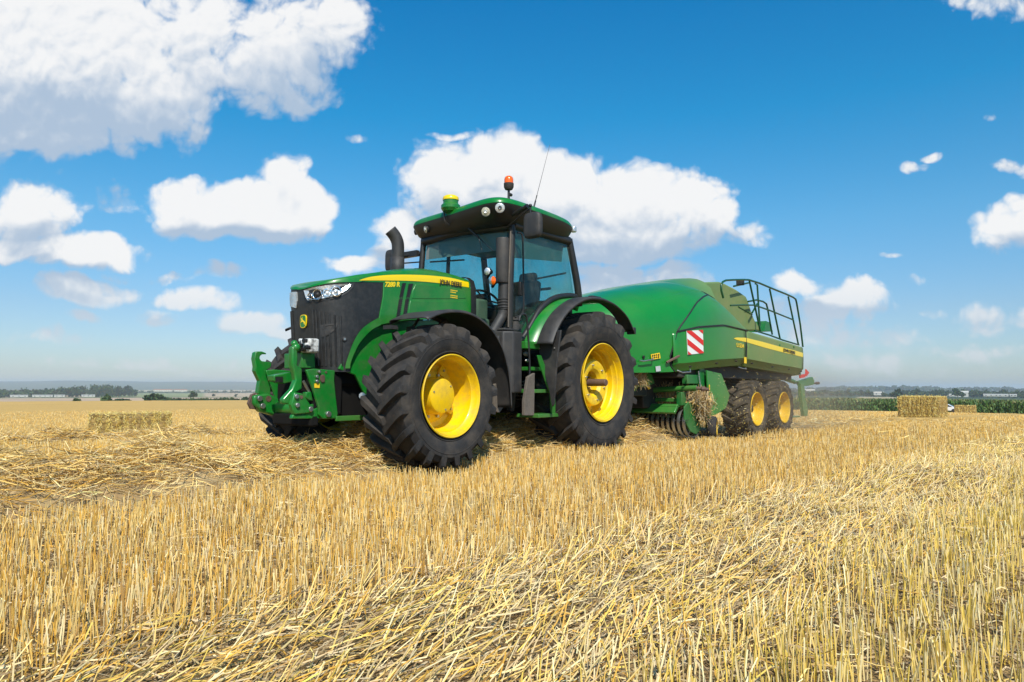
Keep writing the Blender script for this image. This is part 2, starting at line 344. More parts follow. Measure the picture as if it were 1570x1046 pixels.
# ================================================================== tractor
TR = empty('tractor', TO, TROT, label='large green tractor with yellow wheels and black side grille, pulling the baler', cat='tractor')
def cm(pts, k=6):                       # smooth curve through points
    pts=[Vector(p) for p in pts]; out=[]
    for i in range(len(pts)-1):
        p0=pts[max(i-1,0)];p1=pts[i];p2=pts[i+1];p3=pts[min(i+2,len(pts)-1)]
        for j in range(k):
            t=j/k; out.append(.5*((2*p1)+(p2-p0)*t+(2*p0-5*p1+4*p2-p3)*t*t+(3*p1-p0-3*p2+p3)*t**3))
    out.append(pts[-1]); return out
def tyre(parent, Rt, W, rr, nl, lh, side, K=.30, material='rubber', seed=0):
    m=MB(); h=W/2; Rb=Rt-lh
    half=[(h*.80,rr-.012),(h*.87,rr+.03),(h*.95,lerp(rr,Rb,.28)),(h*1.0,lerp(rr,Rb,.52)),(h*.985,lerp(rr,Rb,.74)),(h*.93,Rb-.055),(h*.84,Rb-.018),(h*.45,Rb-.004),(0,Rb)]
    prof=half+[(-a,b) for a,b in reversed(half[:-1])]
    m.lathe(prof,72)
    def rad(o):
        o=abs(o)/h; return float(np.interp(o,[0,.45,.84,.93,.985],[Rb,Rb-.004,Rb-.018,Rb-.055,lerp(rr,Rb,.74)]))
    ts=[0,.12,.3,.5,.7,.86,.95,1.0,1.04]
    for s in (1,-1):
        for i in range(nl):
            ph0=2*math.pi*(i+(0.5 if s<0 else 0)+seed)/nl; secs=[]
            for t in ts:
                o=s*(-.015+ (h*.965+.015)*min(t,1)); 
                if t>1: o=s*h*.995
                base=rad(o)-.012 if t<=1 else lerp(rr,Rb,.66)
                top=Rt-.004*t if t<=.86 else {.95:Rt-.014,1.0:Rt-.035,1.04:lerp(rr,Rb,.72)}[t]
                a=ph0+K*(t**.88)
                wb=.056*Rt**.3; wtp=.036*Rt**.3
                if t>1: wb*=.6; wtp*=.5
                oo = o if t<=.86 else (s*h*(.965 if t<.97 else (1.0 if t<=1 else 1.005)))
                sec=[]
                for (w,r_,ox) in ((-wb,base,o),(-wtp,top,o if t<=.86 else o),(wtp,top,o),(wb,base,o)):
                    an=a+w/Rt; sec.append((r_*math.cos(an),ox,r_*math.sin(an)))
                secs.append(sec)
            m.loft(secs,cap=True)
    # fine rings on the wall
    for k_,r_ in ((.9,lerp(rr,Rb,.14)),(.985,lerp(rr,Rb,.62))):
        for s in (1,-1):
            m.lathe([(s*h*k_,r_-.006),(s*(h*k_+.006),r_-.003),(s*(h*k_+.006),r_+.003),(s*h*k_,r_+.006)],72)
    return m.build('tyre',material,parent,smooth=28)
def bolts(m, n, rad, o, r, l, c=(0,0,0), a0=0):
    for i in range(n):
        a=2*math.pi*i/n+a0; m.lathe([(o,r*.1),(o,r),(o-l*.3,r)] if False else [(o-l,r),(o,r),(o,1e-4)],6,c=(c[0]+rad*math.cos(a),c[1],c[2]+rad*math.sin(a)))
def front_wheel(y, parent):
    s=1 if y>0 else -1
    w=empty('wheel',(2.925,y,.80)); w.parent=parent
    if s<0: w.rotation_euler=(0,0,0)
    tyre(w,.742,.60,.415,21,.052,s,seed=.35)
    m=MB()
    m.lathe([(.262*s,.400),(.285*s,.408),(.292*s,.420),(.286*s,.428),(.272*s,.424)],64)
    m.lathe([(.283*s,.405),(.255*s,.392),(.215*s,.384),(.205*s,.372),(.12*s,.368),(.085*s,.352),(.02*s,.345),(-.02*s,.33),(-.03*s,.28),(-.01*s,.25),(-.01*s,.02)],64)
    m.lathe([(-.03*s,.40),(-.27*s,.40),(-.29*s,.425)],48)
    for i in range(4):
        a=i*math.pi/2+.5; m.box((.29*math.cos(a),-.0*s,.29*math.sin(a)),(.1,.03,.1),Matrix.Rotation(-a,3,'Y'))
    m.build('rim','yellow',w,smooth=40)
    b=MB(); bolts(b,10,.225,.02*s,.016,.03*s); bolts(b,4,.3,.03*s,.014,.03*s,a0=.5); b.each('wheel_bolt','steel',w,smooth=20)
    h=MB(); h.lathe([(-.02*s,.195),(.12*s,.185),(.145*s,.176),(.155*s,.155),(.157*s,.0001)],48); h.build('hub_cap','yellow',w,smooth=35)
    h2=MB(); bolts(h2,3,.145,.163*s,.010,.01*s,a0=.3); h2.each('hub_bolt','steel',w,smooth=20)
def rear_wheel(y, parent):
    s=1 if y>0 else -1
    w=empty('wheel',(0,y,.955)); w.parent=parent
    tyre(w,.962,.70,.515,20,.062,s,K=.27,seed=.1)
    m=MB()
    m.lathe([(.30*s,.500),(.322*s,.508),(.332*s,.520),(.326*s,.530),(.312*s,.524)],72)
    m.lathe([(.325*s,.505),(.30*s,.492),(.262*s,.484),(.252*s,.470),(.20*s,.464),(.188*s,.452),(.12*s,.447),(.105*s,.432),(-.02*s,.425),(-.05*s,.40),(-.06*s,.02)],72)
    m.lathe([(-.05*s,.50),(-.28*s,.50),(-.32*s,.525)],48)
    m.build('rim','yellow',w,smooth=40)
    d=MB(); d.lathe([(-.06*s,.36),(.05*s,.335),(.155*s,.315),(.185*s,.300),(.19*s,.275),(.17*s,.19),(.13*s,.155),(.03*s,.15),(-.02*s,.10)],56)
    for i in range(6):
        a=i*math.pi/3+.2; d.box((.365*math.cos(a),-.02*s,.365*math.sin(a)),(.13,.09,.13),Matrix.Rotation(-a,3,'Y'))
    d.build('wheel_disc','yellow',w,smooth=35)
    b=MB(); bolts(b,10,.125,.05*s,.015,.05*s); bolts(b,6,.24,.205*s,.013,.025*s,a0=.3); b.each('wheel_bolt','steel',w,smooth=20)
    a=MB(); a.lathe([(-.05*s,.075),(.03*s,.075),(.035*s,.05),(.355*s,.047),(.365*s,.040),(.366*s,.0001)],28); a.build('axle_shaft','rust',w,smooth=30)
for y in (.92,-.92): front_wheel(y,TR)
for y in (.90,-.90): rear_wheel(y,TR)
# ---- hood
XS_,LN_,PP_=3.25,.66,3.0            # where the nose starts to round, its length, its squareness
def cy(x,w=.455): # half width of the hood at x
    return w if x<=XS_ else w*max(0,1-(min(1,(x-XS_)/LN_))**PP_)**(1/PP_)
def cxx(y,w=.455): return XS_+LN_*max(0,1-(min(1,abs(y)/w))**PP_)**(1/PP_)
def hitc(px,py,off=0):
    p=tq(px,py,y=.455)
    if p.x<=XS_: return p
    best=None
    for i in range(400):
        y=.455-i*.455/400; p=tq(px,py,y=y); d=abs(p.x-cxx(y))
        if best is None or d<best[0]: best=(d,p)
    return best[1]
ZL=sorted((p.x,p.z) for p in [hitc(*q) for q in [(464,443.5),(470,441.5),(485,438),(500,435),(520,433),(548,432.5),(588,433),(620,433),(714,441)]])
ZT=sorted((p.x,p.z) for p in [hitc(*q) for q in [(464,438.5),(476,434),(499,428),(514,424.6),(545,419.5),(580,415.5),(620,413),(660,414.5),(700,420),(714,428)]])
def zl(x): return float(np.interp(x,[q[0] for q in ZL],[q[1] for q in ZL]))
def zt(x): return float(np.interp(x,[q[0] for q in ZT]+[3.92],[q[1] for q in ZT]+[ZT[-1][1]]))
def plan(n=34, w=.455, x0=1.83, xs=3.25, xe=3.91, p=3.0, sh=0.0):
    out=[]
    for i in range(7): out.append((lerp(x0,xs,i/7),w-.0*i))
    for i in range(n+1):
        a=i/n*math.pi/2; sx=math.sin(a)**(2/p); cy=math.cos(a)**(2/p)
        out.append((xs+(xe-xs-sh)*sx,w*cy))
    return out
PL=plan()
def topring(scale, k, dzc=0):
    ring=[]
    for (x,y) in PL:
        f=1-scale
        xx=x-f*max(0,x-2.4)*.55 if scale>.02 else x-.55*max(0,x-2.4)
        ring.append((xx,y*scale,lerp(zl(x),zt(x),k)+dzc*max(0,1-(max(0,x-3.2)/.80)**2)))
    return ring
rings=[topring(1.0,0),topring(.995,.45),topring(.975,.78),topring(.93,.96),topring(.86,1.04),topring(.6,1.08,.03),topring(.3,1.08,.045),topring(0,1.08,.05)]
hd=MB(); hd.loft(rings); mm=hd.mirror(); hd.add(mm.v,mm.f)
HOOD=hd.build('hood','green',TR,smooth=50)
# green side panel with wheel arch
def slabT(pts, y, th, name, material, parent, bevel=.004, both=False, fn=tq):
    m=MB(); poly=[(p[0],p[1]) if len(p)==2 and False else p for p in pts]; q=xz(fn,pts,y); m.prism(q,y,y-th)
    if both: k=m.mirror(); m.add(k.v,k.f)
    return m.build(name,material,parent,bevel=bevel,smooth=30)
arch_in=[(530,565),(533,556),(541,538),(552,523),(566,507.5),(583,498.5),(600,495),(618,492),(640,490.5),(660,490),(690,491),(722,493)]
arch_out=[(588,433.5),(587,455),(581,487),(567,495),(553,506),(543,521),(536,538),(530,556)]
side=[(a_,b_) for a_,b_ in xz(tq,[(583,498.5),(600,495),(618,492),(640,490.5),(660,490),(690,491),(722,493)],.455)]+[(1.80,1.75),(1.80,2.09)]+[(x,zl(x)+.004) for x in (2.2,2.6,3.0)]+xz(tq,[(588,433.5),(587,455),(581,487)],.455)
m=MB(); m.prism(side,.462,.435); m.each('side_panel','green',TR,bevel=.006,smooth=30); SIDE=bpy.data.objects['side_panel']
o=m.mirror().build('side_panel','green',TR,bevel=.006,smooth=30)
bo=cm([hitc(*q) for q in [(581,487),(567,494.5),(553,506),(543,521),(536,538),(530,556),(528.5,565)]],4); bi=cm([hitc(*q) for q in [(583.5,498.5),(570,505.5),(559,516),(550,527),(542,543),(537,556),(536,565)]],4)
m=MB(); m.loft([[tuple(a_+Vector((-.0,.008,0))),tuple(b_+Vector((0,.008,0))),tuple(b_+Vector((-.0,-.03,0)))] for a_,b_ in zip(bo,bi)]); m.build('arch_trim','green',TR,smooth=50); m.mirror().build('arch_trim','green',TR,smooth=50)
# raised fields and vents on the side panel
def onside(pts,name,material,y0=.462,y1=.47,bevel=.003,parent=None,both=True):
    m=MB(); m.prism(xz(tq,pts,.462),y0,y1)
    return m.build(name,material,parent or SIDE,bevel=bevel,smooth=30)
for pts in ([(617,434),(622.5,434),(617,456),(612,456)],[(611.5,459),(616.5,459),(612,486),(607.5,486)],
            [(627.5,435),(633.5,435),(628,456),(622.5,456)],[(621.5,459),(627,459),(622.5,486),(617.5,486)]):
    o=onside(pts,'vent_slot','black',.4632,.4645,0)
for i,(pa,pb) in enumerate([((636,436),(714,446)),((629.5,461),(717,478))]):
    if i==0: pts=[(637,436),(660,437.5),(690,440),(712,446),(714.5,458),(690,458.5),(660,458.5),(631,458),(632.5,446)]
    else: pts=[(629,461),(660,461.5),(690,461.5),(714.5,461.5),(718,486),(690,487),(655,487),(625,486)]
    onside(pts,'raised_field','green',.455,.4655,.006)
# bright mesh in the vents
vm_=[]
for px0,px1 in ((612,617),(622,627)):
    m=MB(); vm_.append(m)
    for py in range(436,486,3):
        dx=-(py-436)/50*8; a=tq(px0+4+dx,py,y=.465); b=tq(px1+4+dx,py+2.5,y=.465); m.tube([a,b],.0022,4)
        a=tq(px0+4+dx,py+2.5,y=.465); b=tq(px1+4+dx,py,y=.465); m.tube([a,b],.0022,4)
[q.build('vent_mesh','dark_iron',SIDE,smooth=0) for q in vm_]
st=[(549,430.3),(560,426.5),(575,423.6),(600,421.6),(630,421.4),(660,422.6),(690,426),(714.5,432),(715,440.5),(690,436.5),(660,433),(630,431),(600,430.4),(575,430.2)]
def yo(x,z,eps): # outer skin of hood at height z
    k=(z-zl(x))/max(.01,(zt(x)-zl(x))); return .455*interp(k,[0,.45,.78,.96,1.04],[1,.995,.975,.93,.86])+eps
m=MB(); up=cm([Vector((p.x,0,p.z)) for p in [tq(a,b,y=.45) for a,b in st[:8]]],4); lo=cm([Vector((p.x,0,p.z)) for p in [tq(a,b,y=.45) for a,b in ([st[0]]+st[:7:-1])]],4)
xs=np.linspace(up[0].x-.01,1.86,60); ux=[p.x for p in up][::-1]; uz=[p.z for p in up][::-1]; lx=[p.x for p in lo][::-1]; lz=[p.z for p in lo][::-1]
secs=[]
for x in xs:
    a=float(np.interp(x,lx,lz)); b=float(np.interp(x,ux,uz)); b=max(b,a+.003); sec=[]
    for q in range(6): z=lerp(a,b,q/5); sec.append((x,max(yo(x,z,.004),.4665 if z<zl(x)+.005 else 0),z))
    secs.append(sec)
m.loft(secs); STR=m.build('stripe','stripe_yellow',HOOD,smooth=60); m.mirror().build('stripe','stripe_yellow',HOOD,smooth=60)
p=tq(674,436,y=.468); q=tq(708,441,y=.468)
e=Vector((q.x-p.x,0,q.z-p.z)); words('lettering','JOHN DEERE',.085,'black',(p.x,.4695,p.z),HOOD,ux=e,uy=(0,0,1),width=e.length,bold=.002)
p=tq(590.5,439.5,y=.468); q=tq(613.5,439.5,y=.468); e=Vector((q.x-p.x,0,q.z-p.z))
words('model_number','7280 R',.072,'stripe_yellow',(p.x,.464,p.z),SIDE,ux=e,uy=(0,0,1),width=e.length,shear=.15,bold=.003)
for rows_ in ((0,1),(2,3)):
    m=MB()
    for r_ in rows_:
        w_=(5,4,5,5)[r_]; p=tq(691,445.5+r_*3+(2 if r_>1 else 0),y=.468); x=p.x
        for i in range(w_): l=.014+.006*((i*7+r_*3)%3); m.b2((x-l,.465,p.z),(x,.467,p.z+.011)); x-=l+.006
    m.build('dealer_lettering','label_yellow',SIDE,smooth=0)
# grille body
def grille_ring(z):
    k=(1.82-z)/.8; out=[]
    P_=plan(n=34,w=.45,x0=2.9,xs=3.25,xe=3.902,p=3.0,sh=0.0)
    for (x,y) in P_:
        out.append((x-.07*max(0,k)*max(0,(x-3.25)/.66), y, z))
    return out
zs=[1.04,1.07,1.2,1.4,1.6,1.75]
G=[grille_ring(z) for z in zs]
G.append([(x,y,zl(x)+.003) for (x,y,z) in grille_ring(1.8)])
m=MB(); m.loft(G); k=m.mirror(); m.add(k.v,k.f)
# keep the grille only ahead of the green side panel: trim by arch outline
bm=bmesh.new()
me=bpy.data.meshes.new('tmp'); me.from_pydata(m.v,[],m.f); bm.from_mesh(me)
cut=[(q.x,q.z) for q in [hitc(*a_) for a_ in arch_out]]
for i in range(len(cut)-1):
    a,b=cut[i],cut[i+1]
ax_=[c[1] for c in cut][::-1]; xx_=[c[0] for c in cut][::-1]
bmesh.ops.subdivide_edges(bm,edges=[e for e in bm.edges if abs(e.verts[0].co.z-e.verts[1].co.z)>.05 or abs(e.verts[0].co.x-e.verts[1].co.x)>.02],cuts=5,use_grid_fill=True)
kill=[f for f in bm.faces if f.calc_center_median().x < float(np.interp(f.calc_center_median().z,ax_,xx_))-.06 and abs(f.calc_center_median().y)>.3]
bmesh.ops.delete(bm,geom=kill,context='FACES')
g_=MB(); bm.verts.index_update(); g_.v=[tuple(v.co) for v in bm.verts]; g_.f=[tuple(v.index for v in f.verts) for f in bm.faces]; bm.free()
GR=g_.build('grille','grille',TR,smooth=50)
# slats on the nose
m=MB()
def nose(yy,z,eps=.004):                 # point on the grille skin at lateral yy
    ring=grille_ring(z); ys=[r[1] for r in ring][::-1]; xs_=[r[0] for r in ring][::-1]
    return Vector((float(np.interp(abs(yy),ys,xs_))+eps,yy,z))
for yy in (-.40,-.36,-.32,-.28,-.24,-.2,.16,.20,.24,.28,.32,.355,.385):
    m.tube([nose(yy,1.68 if yy<0 else 1.72-yy*.3,.002),nose(yy,1.4,.002),nose(yy,1.1,.002)],.011,6)
m.each('grille_slat','grille',GR,smooth=60)
# raised handle pocket and lock
c=tq(506,506,y=.43)
def sk(px,py,eps=.0):                    # skin point under a traced point
    best=None
    for k_ in range(60):
        y=.0+k_*.0078; p=tq(px,py,y=y); ring=grille_ring(p.z); ys=[r[1] for r in ring][::-1]; xs_=[r[0] for r in ring][::-1]
        d=p.x-float(np.interp(y,ys,xs_))
        if best is None or abs(d)<best[0]: best=(abs(d),p,y)
    p=best[1]; n=Vector((TF.x,TF.y,0)); 
    ny=(max(0,p.y)/.45)**2/.45; nx=min(1,max(0,(p.x-3.25)/.66))**2/.66; nn=Vector((nx,ny,0)).normalized()
    return p+nn*eps, nn
def decal(pts,name,material,eps=.004,th=.012,parent=None,bevel=.002):
    A=[]; B=[]
    for a,b in pts:
        p,n=sk(a,b); A.append(p+n*eps); B.append(p-n*th)
    m=MB(); n_=len(A); c0,cn=sk(sum(q[0] for q in pts)/n_,sum(q[1] for q in pts)/n_); c0=c0+cn*(eps+.002); m.add(A+B+[c0],[(i,(i+1)%n_,2*n_) for i in range(n_)]+[(i,i+n_,(i+1)%n_+n_,(i+1)%n_) for i in range(n_)])
    return m.build(name,material,parent or TR,smooth=45)
pk=decal([(491,499),(505,497),(518,495),(516,502),(511,508),(503,514),(494,518),(492,510)],'handle_pocket','plastic',.010,.01,GR)
decal([(493,501),(505,499),(515,498),(511,504),(504,508),(499,507),(495,505)],'pocket_recess','black',.0115,.01,GR)
p,n=sk(528,520); m=MB(); m.tube([p,p+n*.012],.024,14); m.build('lock','plastic',GR,bevel=.003); m=MB(); m.tube([p+n*.011,p+n*.015],.012,10); m.build('lock_face','steel',GR)
# head lights
hl=[(467,445.5),(480,441),(500,438),(520,436),(538,435.5),(536,440),(530,446),(520,451),(508,455.5),(492,458.5),(473,461),(470,456)]
hb=[(464.5,444),(480,438.5),(500,435.5),(520,433.8),(543,433.5),(541,440),(534,448),(523,454.5),(509,459),(492,462),(471,464.5),(467,456)]
HL=decal(hb,'headlight','black',.006,.05); 
def lampglass(pts,parent):
    o=decal(pts,'lens','lamp_inner',.012,.0,parent); return o
lampglass(hl,HL)
for (a,b,r_) in ((515,447,.050),(502,449.5,.038),(488,452,.05),(477,455,.03)):
    p,n=sk(a,b); t=(n.cross(Vector((0,0,1)))).normalized(); m=MB()
    ringp=[p+n*.017+ (t*math.cos(q)+Vector((0,0,1))*math.sin(q))*r_ for q in np.linspace(0,2*math.pi,20,endpoint=False)]
    m.tube(ringp,.007,6,closed=True); m.build('reflector_ring','chrome',HL,smooth=60)
    m=MB(); m.sphere(p+n*.012,r_*.5,12); m.build('bulb','lamp_inner' if b<452 else 'dark_iron',HL,smooth=80)
# far head light on the other side of the nose
def decal2(yzs,name,material,eps,parent):
    A=[nose(y,z,eps) for y,z in yzs]; n_=len(A); B=[a-Vector((.03,0,0)) for a in A]; c0=nose(sum(q[0] for q in yzs)/n_,sum(q[1] for q in yzs)/n_,eps+.003); m=MB(); m.add(A+B+[c0],[(i,(i+1)%n_,2*n_) for i in range(n_)]+[(i,i+n_,(i+1)%n_+n_,(i+1)%n_) for i in range(n_)])
    return m.build(name,material,parent,smooth=45)
far=[(-.085,1.865),(-.18,1.872),(-.28,1.875),(-.34,1.88),(-.40,1.89),(-.41,1.80),(-.36,1.76),(-.26,1.73),(-.10,1.70),(-.075,1.78)]
H2=decal2([(y*1.03,z+(.012 if z>1.79 else -.014)) for y,z in far],'headlight','black',.004,TR); decal2(far,'lens','lamp_inner',.014,H2)
# emblem
cz=1.555; E0=nose(0.02,cz,.012)
def disc2(rw,rh,x,material,name,parent,p=3.2,th=.012):
    m=MB(); pts=[]
    for q in np.linspace(0,2*math.pi,28,endpoint=False):
        c_,s_=math.cos(q),math.sin(q); yy=rw*math.copysign(abs(c_)**(2/p),c_); zz=rh*math.copysign(abs(s_)**(2/p),s_); yy*=1-.10*(1-zz/rh)*.5
        pts.append((x,E0.y+yy,cz+zz))
    m.slab(pts,th,(1,0,0)); return m.build(name,material,parent,smooth=30)
EM=disc2(.054,.068,E0.x+.004,'stripe_yellow','emblem',TR); disc2(.047,.061,E0.x+.006,'green','emblem_field',EM)
deer=[(-.038,-.030),(-.030,-.012),(-.012,.002),(.008,.008),(.014,.022),(.008,.040),(.016,.034),(.020,.024),(.034,.026),(.030,.016),(.024,.010),(.026,-.004),(.040,-.016),(.022,-.012),(.006,-.010),(-.010,-.014),(-.020,-.030),(-.034,-.042),(-.026,-.026)]
m=MB(); m.slab([(E0.x+.009,E0.y-a*1.0+.003,cz+b*1.04+.005) for a,b in deer],.003,(1,0,0)); m.build('leaping_deer','stripe_yellow',EM,smooth=0)
# black rear edge of the hood and cowl
m=MB(); secs=[]
for x,sc_ in ((1.835,1.0),(1.78,1.012),(1.74,1.0)):
    secs.append([(x,.47*sc_,1.55),(x,.472*sc_,1.9),(x,.462*sc_,2.10),(x,.43*sc_,2.19),(x,.36*sc_,2.235),(x,0,2.25*1.0),(x,-.36*sc_,2.235),(x,-.43*sc_,2.19),(x,-.462*sc_,2.10),(x,-.472*sc_,1.9),(x,-.47*sc_,1.55)])
m.loft(secs); m.build('hood_seal','black',TR,smooth=40)
# inner frame behind the wheel arch, belly, axle
m=MB(); m.prism(xz(tq,[(520,566),(536,530),(556,505),(590,492),(722,490),(722,560),(650,600),(600,606),(560,606),(545,575)],.39),.39,.36)
m.box((3.35,.30,1.30),(.3,.14,.3)); m.build('inner_frame','green_cast',TR,bevel=.006); m.mirror().build('inner_frame','green_cast',TR,bevel=.006)
m=MB(); m.b2((.2,-.25,.55),(3.6,.25,1.45)); m.b2((3.2,-.30,.9),(3.7,.30,1.1)); m.b2((.9,-.52,.62),(2.3,.52,1.25)); m.b2((-.5,-.36,.55),(.5,.36,1.5))
m.build('engine_block','shaded_engine',TR,bevel=.03)
m=MB(); m.tube([(2.925,-.66,.785),(2.925,-.3,.72),(2.925,.3,.72),(2.925,.66,.785)],[.11,.10,.10,.11],12); m.b2((2.6,-.22,.55),(3.4,.22,.85)); m.build('front_axle','green_cast',TR,bevel=.01)
m=MB(); m.tube([(0,-.6,.955),(0,.6,.955)],.16,16); m.b2((-.35,-.33,.7),(.35,.33,1.25)); m.build('rear_axle','green_cast',TR,bevel=.02)
m=MB(); 
for a,b,r_ in (((2.3,.4,1.0),(3.2,.42,.95),.02),((2.2,.5,.8),(3.0,.5,1.15),.03),((3.2,.3,.75),(3.55,.55,.8),.035)): m.tube([a,b],r_,8)
m.build('steering_link','steel',TR)
# front fender (near and far)
def fender_arc(y0,y1,side_):
    path=cm([(0,0,0)]+[] ,2) if False else None
    P_=[(3.30,1.575),(3.13,1.645),(2.92,1.685),(2.68,1.685),(2.45,1.62),(2.25,1.50),(2.10,1.33),(2.00,1.12),(1.95,.90),(1.93,.66)]
    pts=cm([Vector((a,0,b)) for a,b in P_],4); c_=Vector((2.80,0,.80)); m=MB(); secs=[]
    for p in pts:
        d=(c_-p).normalized()
        secs.append([tuple(p+d*dd+Vector((0,yy*side_,0))) for yy,dd in ((y0,.05),(y0+.015,.01),(y0+.05,0),(y1-.06,0),(y1-.015,.006),(y1,.02),(y1,.034))])
    m.loft(secs); return m
for s in (1,-1):
    o=fender_arc(.64,1.20,s).build('front_fender','plastic',TR,smooth=50,thick=.012)
m=MB(); m.tube([tq(642,489,y=.75),tq(637,497,y=.7),tq(632,502,y=.62),(2.9,.45,1.3)],.016,8); m.box((3.30,.68,1.50),(.10,.12,.04)); m.tube([(2.9,.45,1.3),(2.6,.8,1.62)],.022,8)
m.build('fender_stay','plastic',TR)
m=MB(); b_=xz(tq,[(760,590),(772,583),(777,600),(776,622),(768,633),(759,630)],1.0); m.prism(b_,.98,.94); m.build('fender_bracket','plate_dusty',TR,bevel=.004)
m=MB()
for a,b in ((765,596),(771,596),(766,604),(771,608),(765,612)): p=tq(a,b,y=.985); m.tube([(p.x,.975,p.z),(p.x,.985,p.z)],.016,10)
m.each('bracket_hole','black',TR)
# tool box beside the cab
m=MB(); plan_=[(1.41,.40),(1.41,.90),(1.44,.95),(1.60,.95),(1.70,.86),(1.72,.40)]
m.add([(x,y,.82) for x,y in plan_]+[(x,y,1.56+(.0 if y>.5 else .0)) for x,y in plan_],[tuple(range(6)),tuple(range(11,5,-1))]+[(i,(i+1)%6,(i+1)%6+6,i+6) for i in range(6)])
TB=m.build('side_box','plastic',TR,bevel=.018,seg=3)
m=MB(); m.b2((1.715,.5,.86),(1.76,.84,1.50)); m.b2((1.405,.42,1.57),(1.66,.86,1.60)); m.build('box_lid','plastic',TB,bevel=.01)
m=MB(); m.b2((1.762,.66,1.32),(1.766,.685,1.40)); m.build('keyhole','black',TB)
m=MB(); m.b2((1.45,.42,.74),(1.62,.80,.83)); m.b2((1.75,.3,.6),(1.9,.6,.9)); m.build('box_bracket','dark_iron',TB,bevel=.01)
# intake stack on the near side
q=tq(771,400,y=.72); ix,iy=q.x,.72
m=MB(); m.lathe([(2.165,.001),(2.165,.078),(2.19,.086),(2.70,.086),(2.72,.08),(2.725,.001)],28,c=(ix,iy,0),axis='z'); ST=m.build('air_stack','plastic',TR,smooth=30)
m=MB(); m.lathe([(1.97,.072),(2.165,.068)],24,c=(ix-.02,iy,0),axis='z')
for i in range(4):
    z=1.86+.035*i; m.lathe([(z-.012,.07),(z,.082),(z+.012,.07)],24,c=(ix-.02,iy,0),axis='z')
m.lathe([(1.84,.072),(1.97,.072)],24,c=(ix-.02,iy,0),axis='z')
m.tube(cm([(ix-.02,iy,1.86),(ix,iy-.01,1.76),(ix+.05,iy-.02,1.68),(ix+.12,iy-.05,1.56)],5),.062,16,sq=(1,1))
m.build('stack_hose','plastic',ST,smooth=50)
m=MB(); m.lathe([(1.58,.085),(1.66,.085),(1.665,.065),(1.71,.065),(1.715,.08),(1.75,.08),(1.75,.001)],20,c=(ix-.18,iy+.05,0),axis='z'); m.build('filler_cap','plastic',ST,smooth=30)
# exhaust on the far side
p0=tq(609.5,414,y=-.6); ex,ey=p0.x,-.6
m=MB(); pa=[(ex,ey,2.0),(ex,ey,2.42)]+[tuple(v) for v in cm([(ex,ey,2.55),(ex,ey,2.72),(ex+.03,ey-.02,2.82),(ex+.09,ey-.05,2.90)],5)]
m.tube(pa,.075,22,caps=False); m.tube(pa[:3],.082,22,caps=False); EX=m.build('exhaust_pipe','plastic',TR,smooth=50,thick=.01)
m=MB(); m.tube([(ex+.02,ey-.075,2.1),(ex+.02,ey-.075,2.56)],.028,12); m.build('heat_shield','black',EX)
# ---- cab
CAB=empty('cab'); CAB.parent=TR
ZB,ZTp=1.46,2.93
def pillar(pts,r,n=8,sq=(1,1)):
    m=MB(); m.tube(pts,r,n,sq=sq); return m
m=MB()
for s in (1,-1):
    m.tube(cm([(1.46,.77*s,ZB),(1.47,.79*s,2.2),(1.42,.78*s,ZTp)],4),.042,8)
    m.tube(cm([(-.05,.80*s,2.02),(.02,.82*s,2.3),(.17,.78*s,ZTp)],4),.050,8)
    m.tube([(1.42,.78*s,ZTp-.03),(.17,.78*s,ZTp-.03)],.06,8)
    m.tube(cm([(1.46,.77*s,ZB),(1.25,.78*s,1.48),(1.08,.80*s,1.66),(.86,.80*s,1.90),(.55,.80*s,2.07),(.2,.80*s,2.14),(-.06,.80*s,2.14)],5),.040,8)
m.tube([(1.42,.78,ZTp-.05),(1.5,0,ZTp-.02),(1.42,-.78,ZTp-.05)],.06,8); m.tube([(.17,.78,ZTp-.05),(.17,-.78,ZTp-.05)],.06,8)
m.tube([(-.05,.8,2.10),(-.05,-.8,2.10)],.045,8); m.tube([(1.46,.77,ZB),(1.56,.4,ZB),(1.56,-.4,ZB),(1.46,-.77,ZB)],.04,8)
m.tube([(.95,-.8,1.8),(.9,-.8,2.9)],.03,8)
m.build('cab_frame','black',CAB,smooth=50)
m=MB(); p=[tq(776.5+i*.3,365+i*30,y=.815) for i in range(5)]; m.tube([(1.50,.815,2.80),(1.53,.815,2.2),(1.52,.80,1.62)],.010,6); m.build('pillar_trim','plate_dusty',CAB,smooth=50)
# lower cab body: floor, firewall sides
m=MB(); m.b2((.0,-.74,1.30),(1.44,.74,1.46)); m.b2((-.02,-.7,1.46),(.35,.7,1.9)); m.b2((.35,-.74,1.46),(.9,-.60,1.85)); m.b2((.3,.62,1.46),(.8,.74,1.80)); m.b2((-.0,-.74,1.46),(1.15,-.52,2.02)); m.b2((.85,-.45,1.46),(1.2,-.2,1.75)); m.b2((-.02,-.72,1.9),(.06,.72,2.12))
m.build('cab_floor','black',CAB,bevel=.02)
# glass
m=MB(); secs=[]
for z in (1.50,1.9,2.3,2.6,2.86):
    secs.append([(1.47+.085*(1-(y/.74)**2)-(.05*(z-2.2)/.66 if z>2.2 else 0),y,z) for y in np.linspace(-.74,.74,13)])
m.loft(secs); m.build('windscreen','cab_glass',CAB,smooth=80,recalc=False)
for s in (1,-1):
    door=[(1.43,1.50),(1.24,1.52),(1.10,1.70),(.88,1.94),(.56,2.11),(.2,2.18),(.0,2.18),(.03,2.35),(.15,2.87),(1.40,2.87)]
    m=MB(); m.slab([(x,.79*s,z) for x,z in door],.004,(0,s,0)); m.build('door_glass' if s>0 else 'side_window','cab_glass',CAB,smooth=0)
m=MB(); m.slab([(-.02,.74,2.14),(-.02,-.74,2.14),(.14,-.72,2.86),(.14,.72,2.86)],.004,(-1,0,0)); m.build('rear_window','cab_glass',CAB,smooth=0)
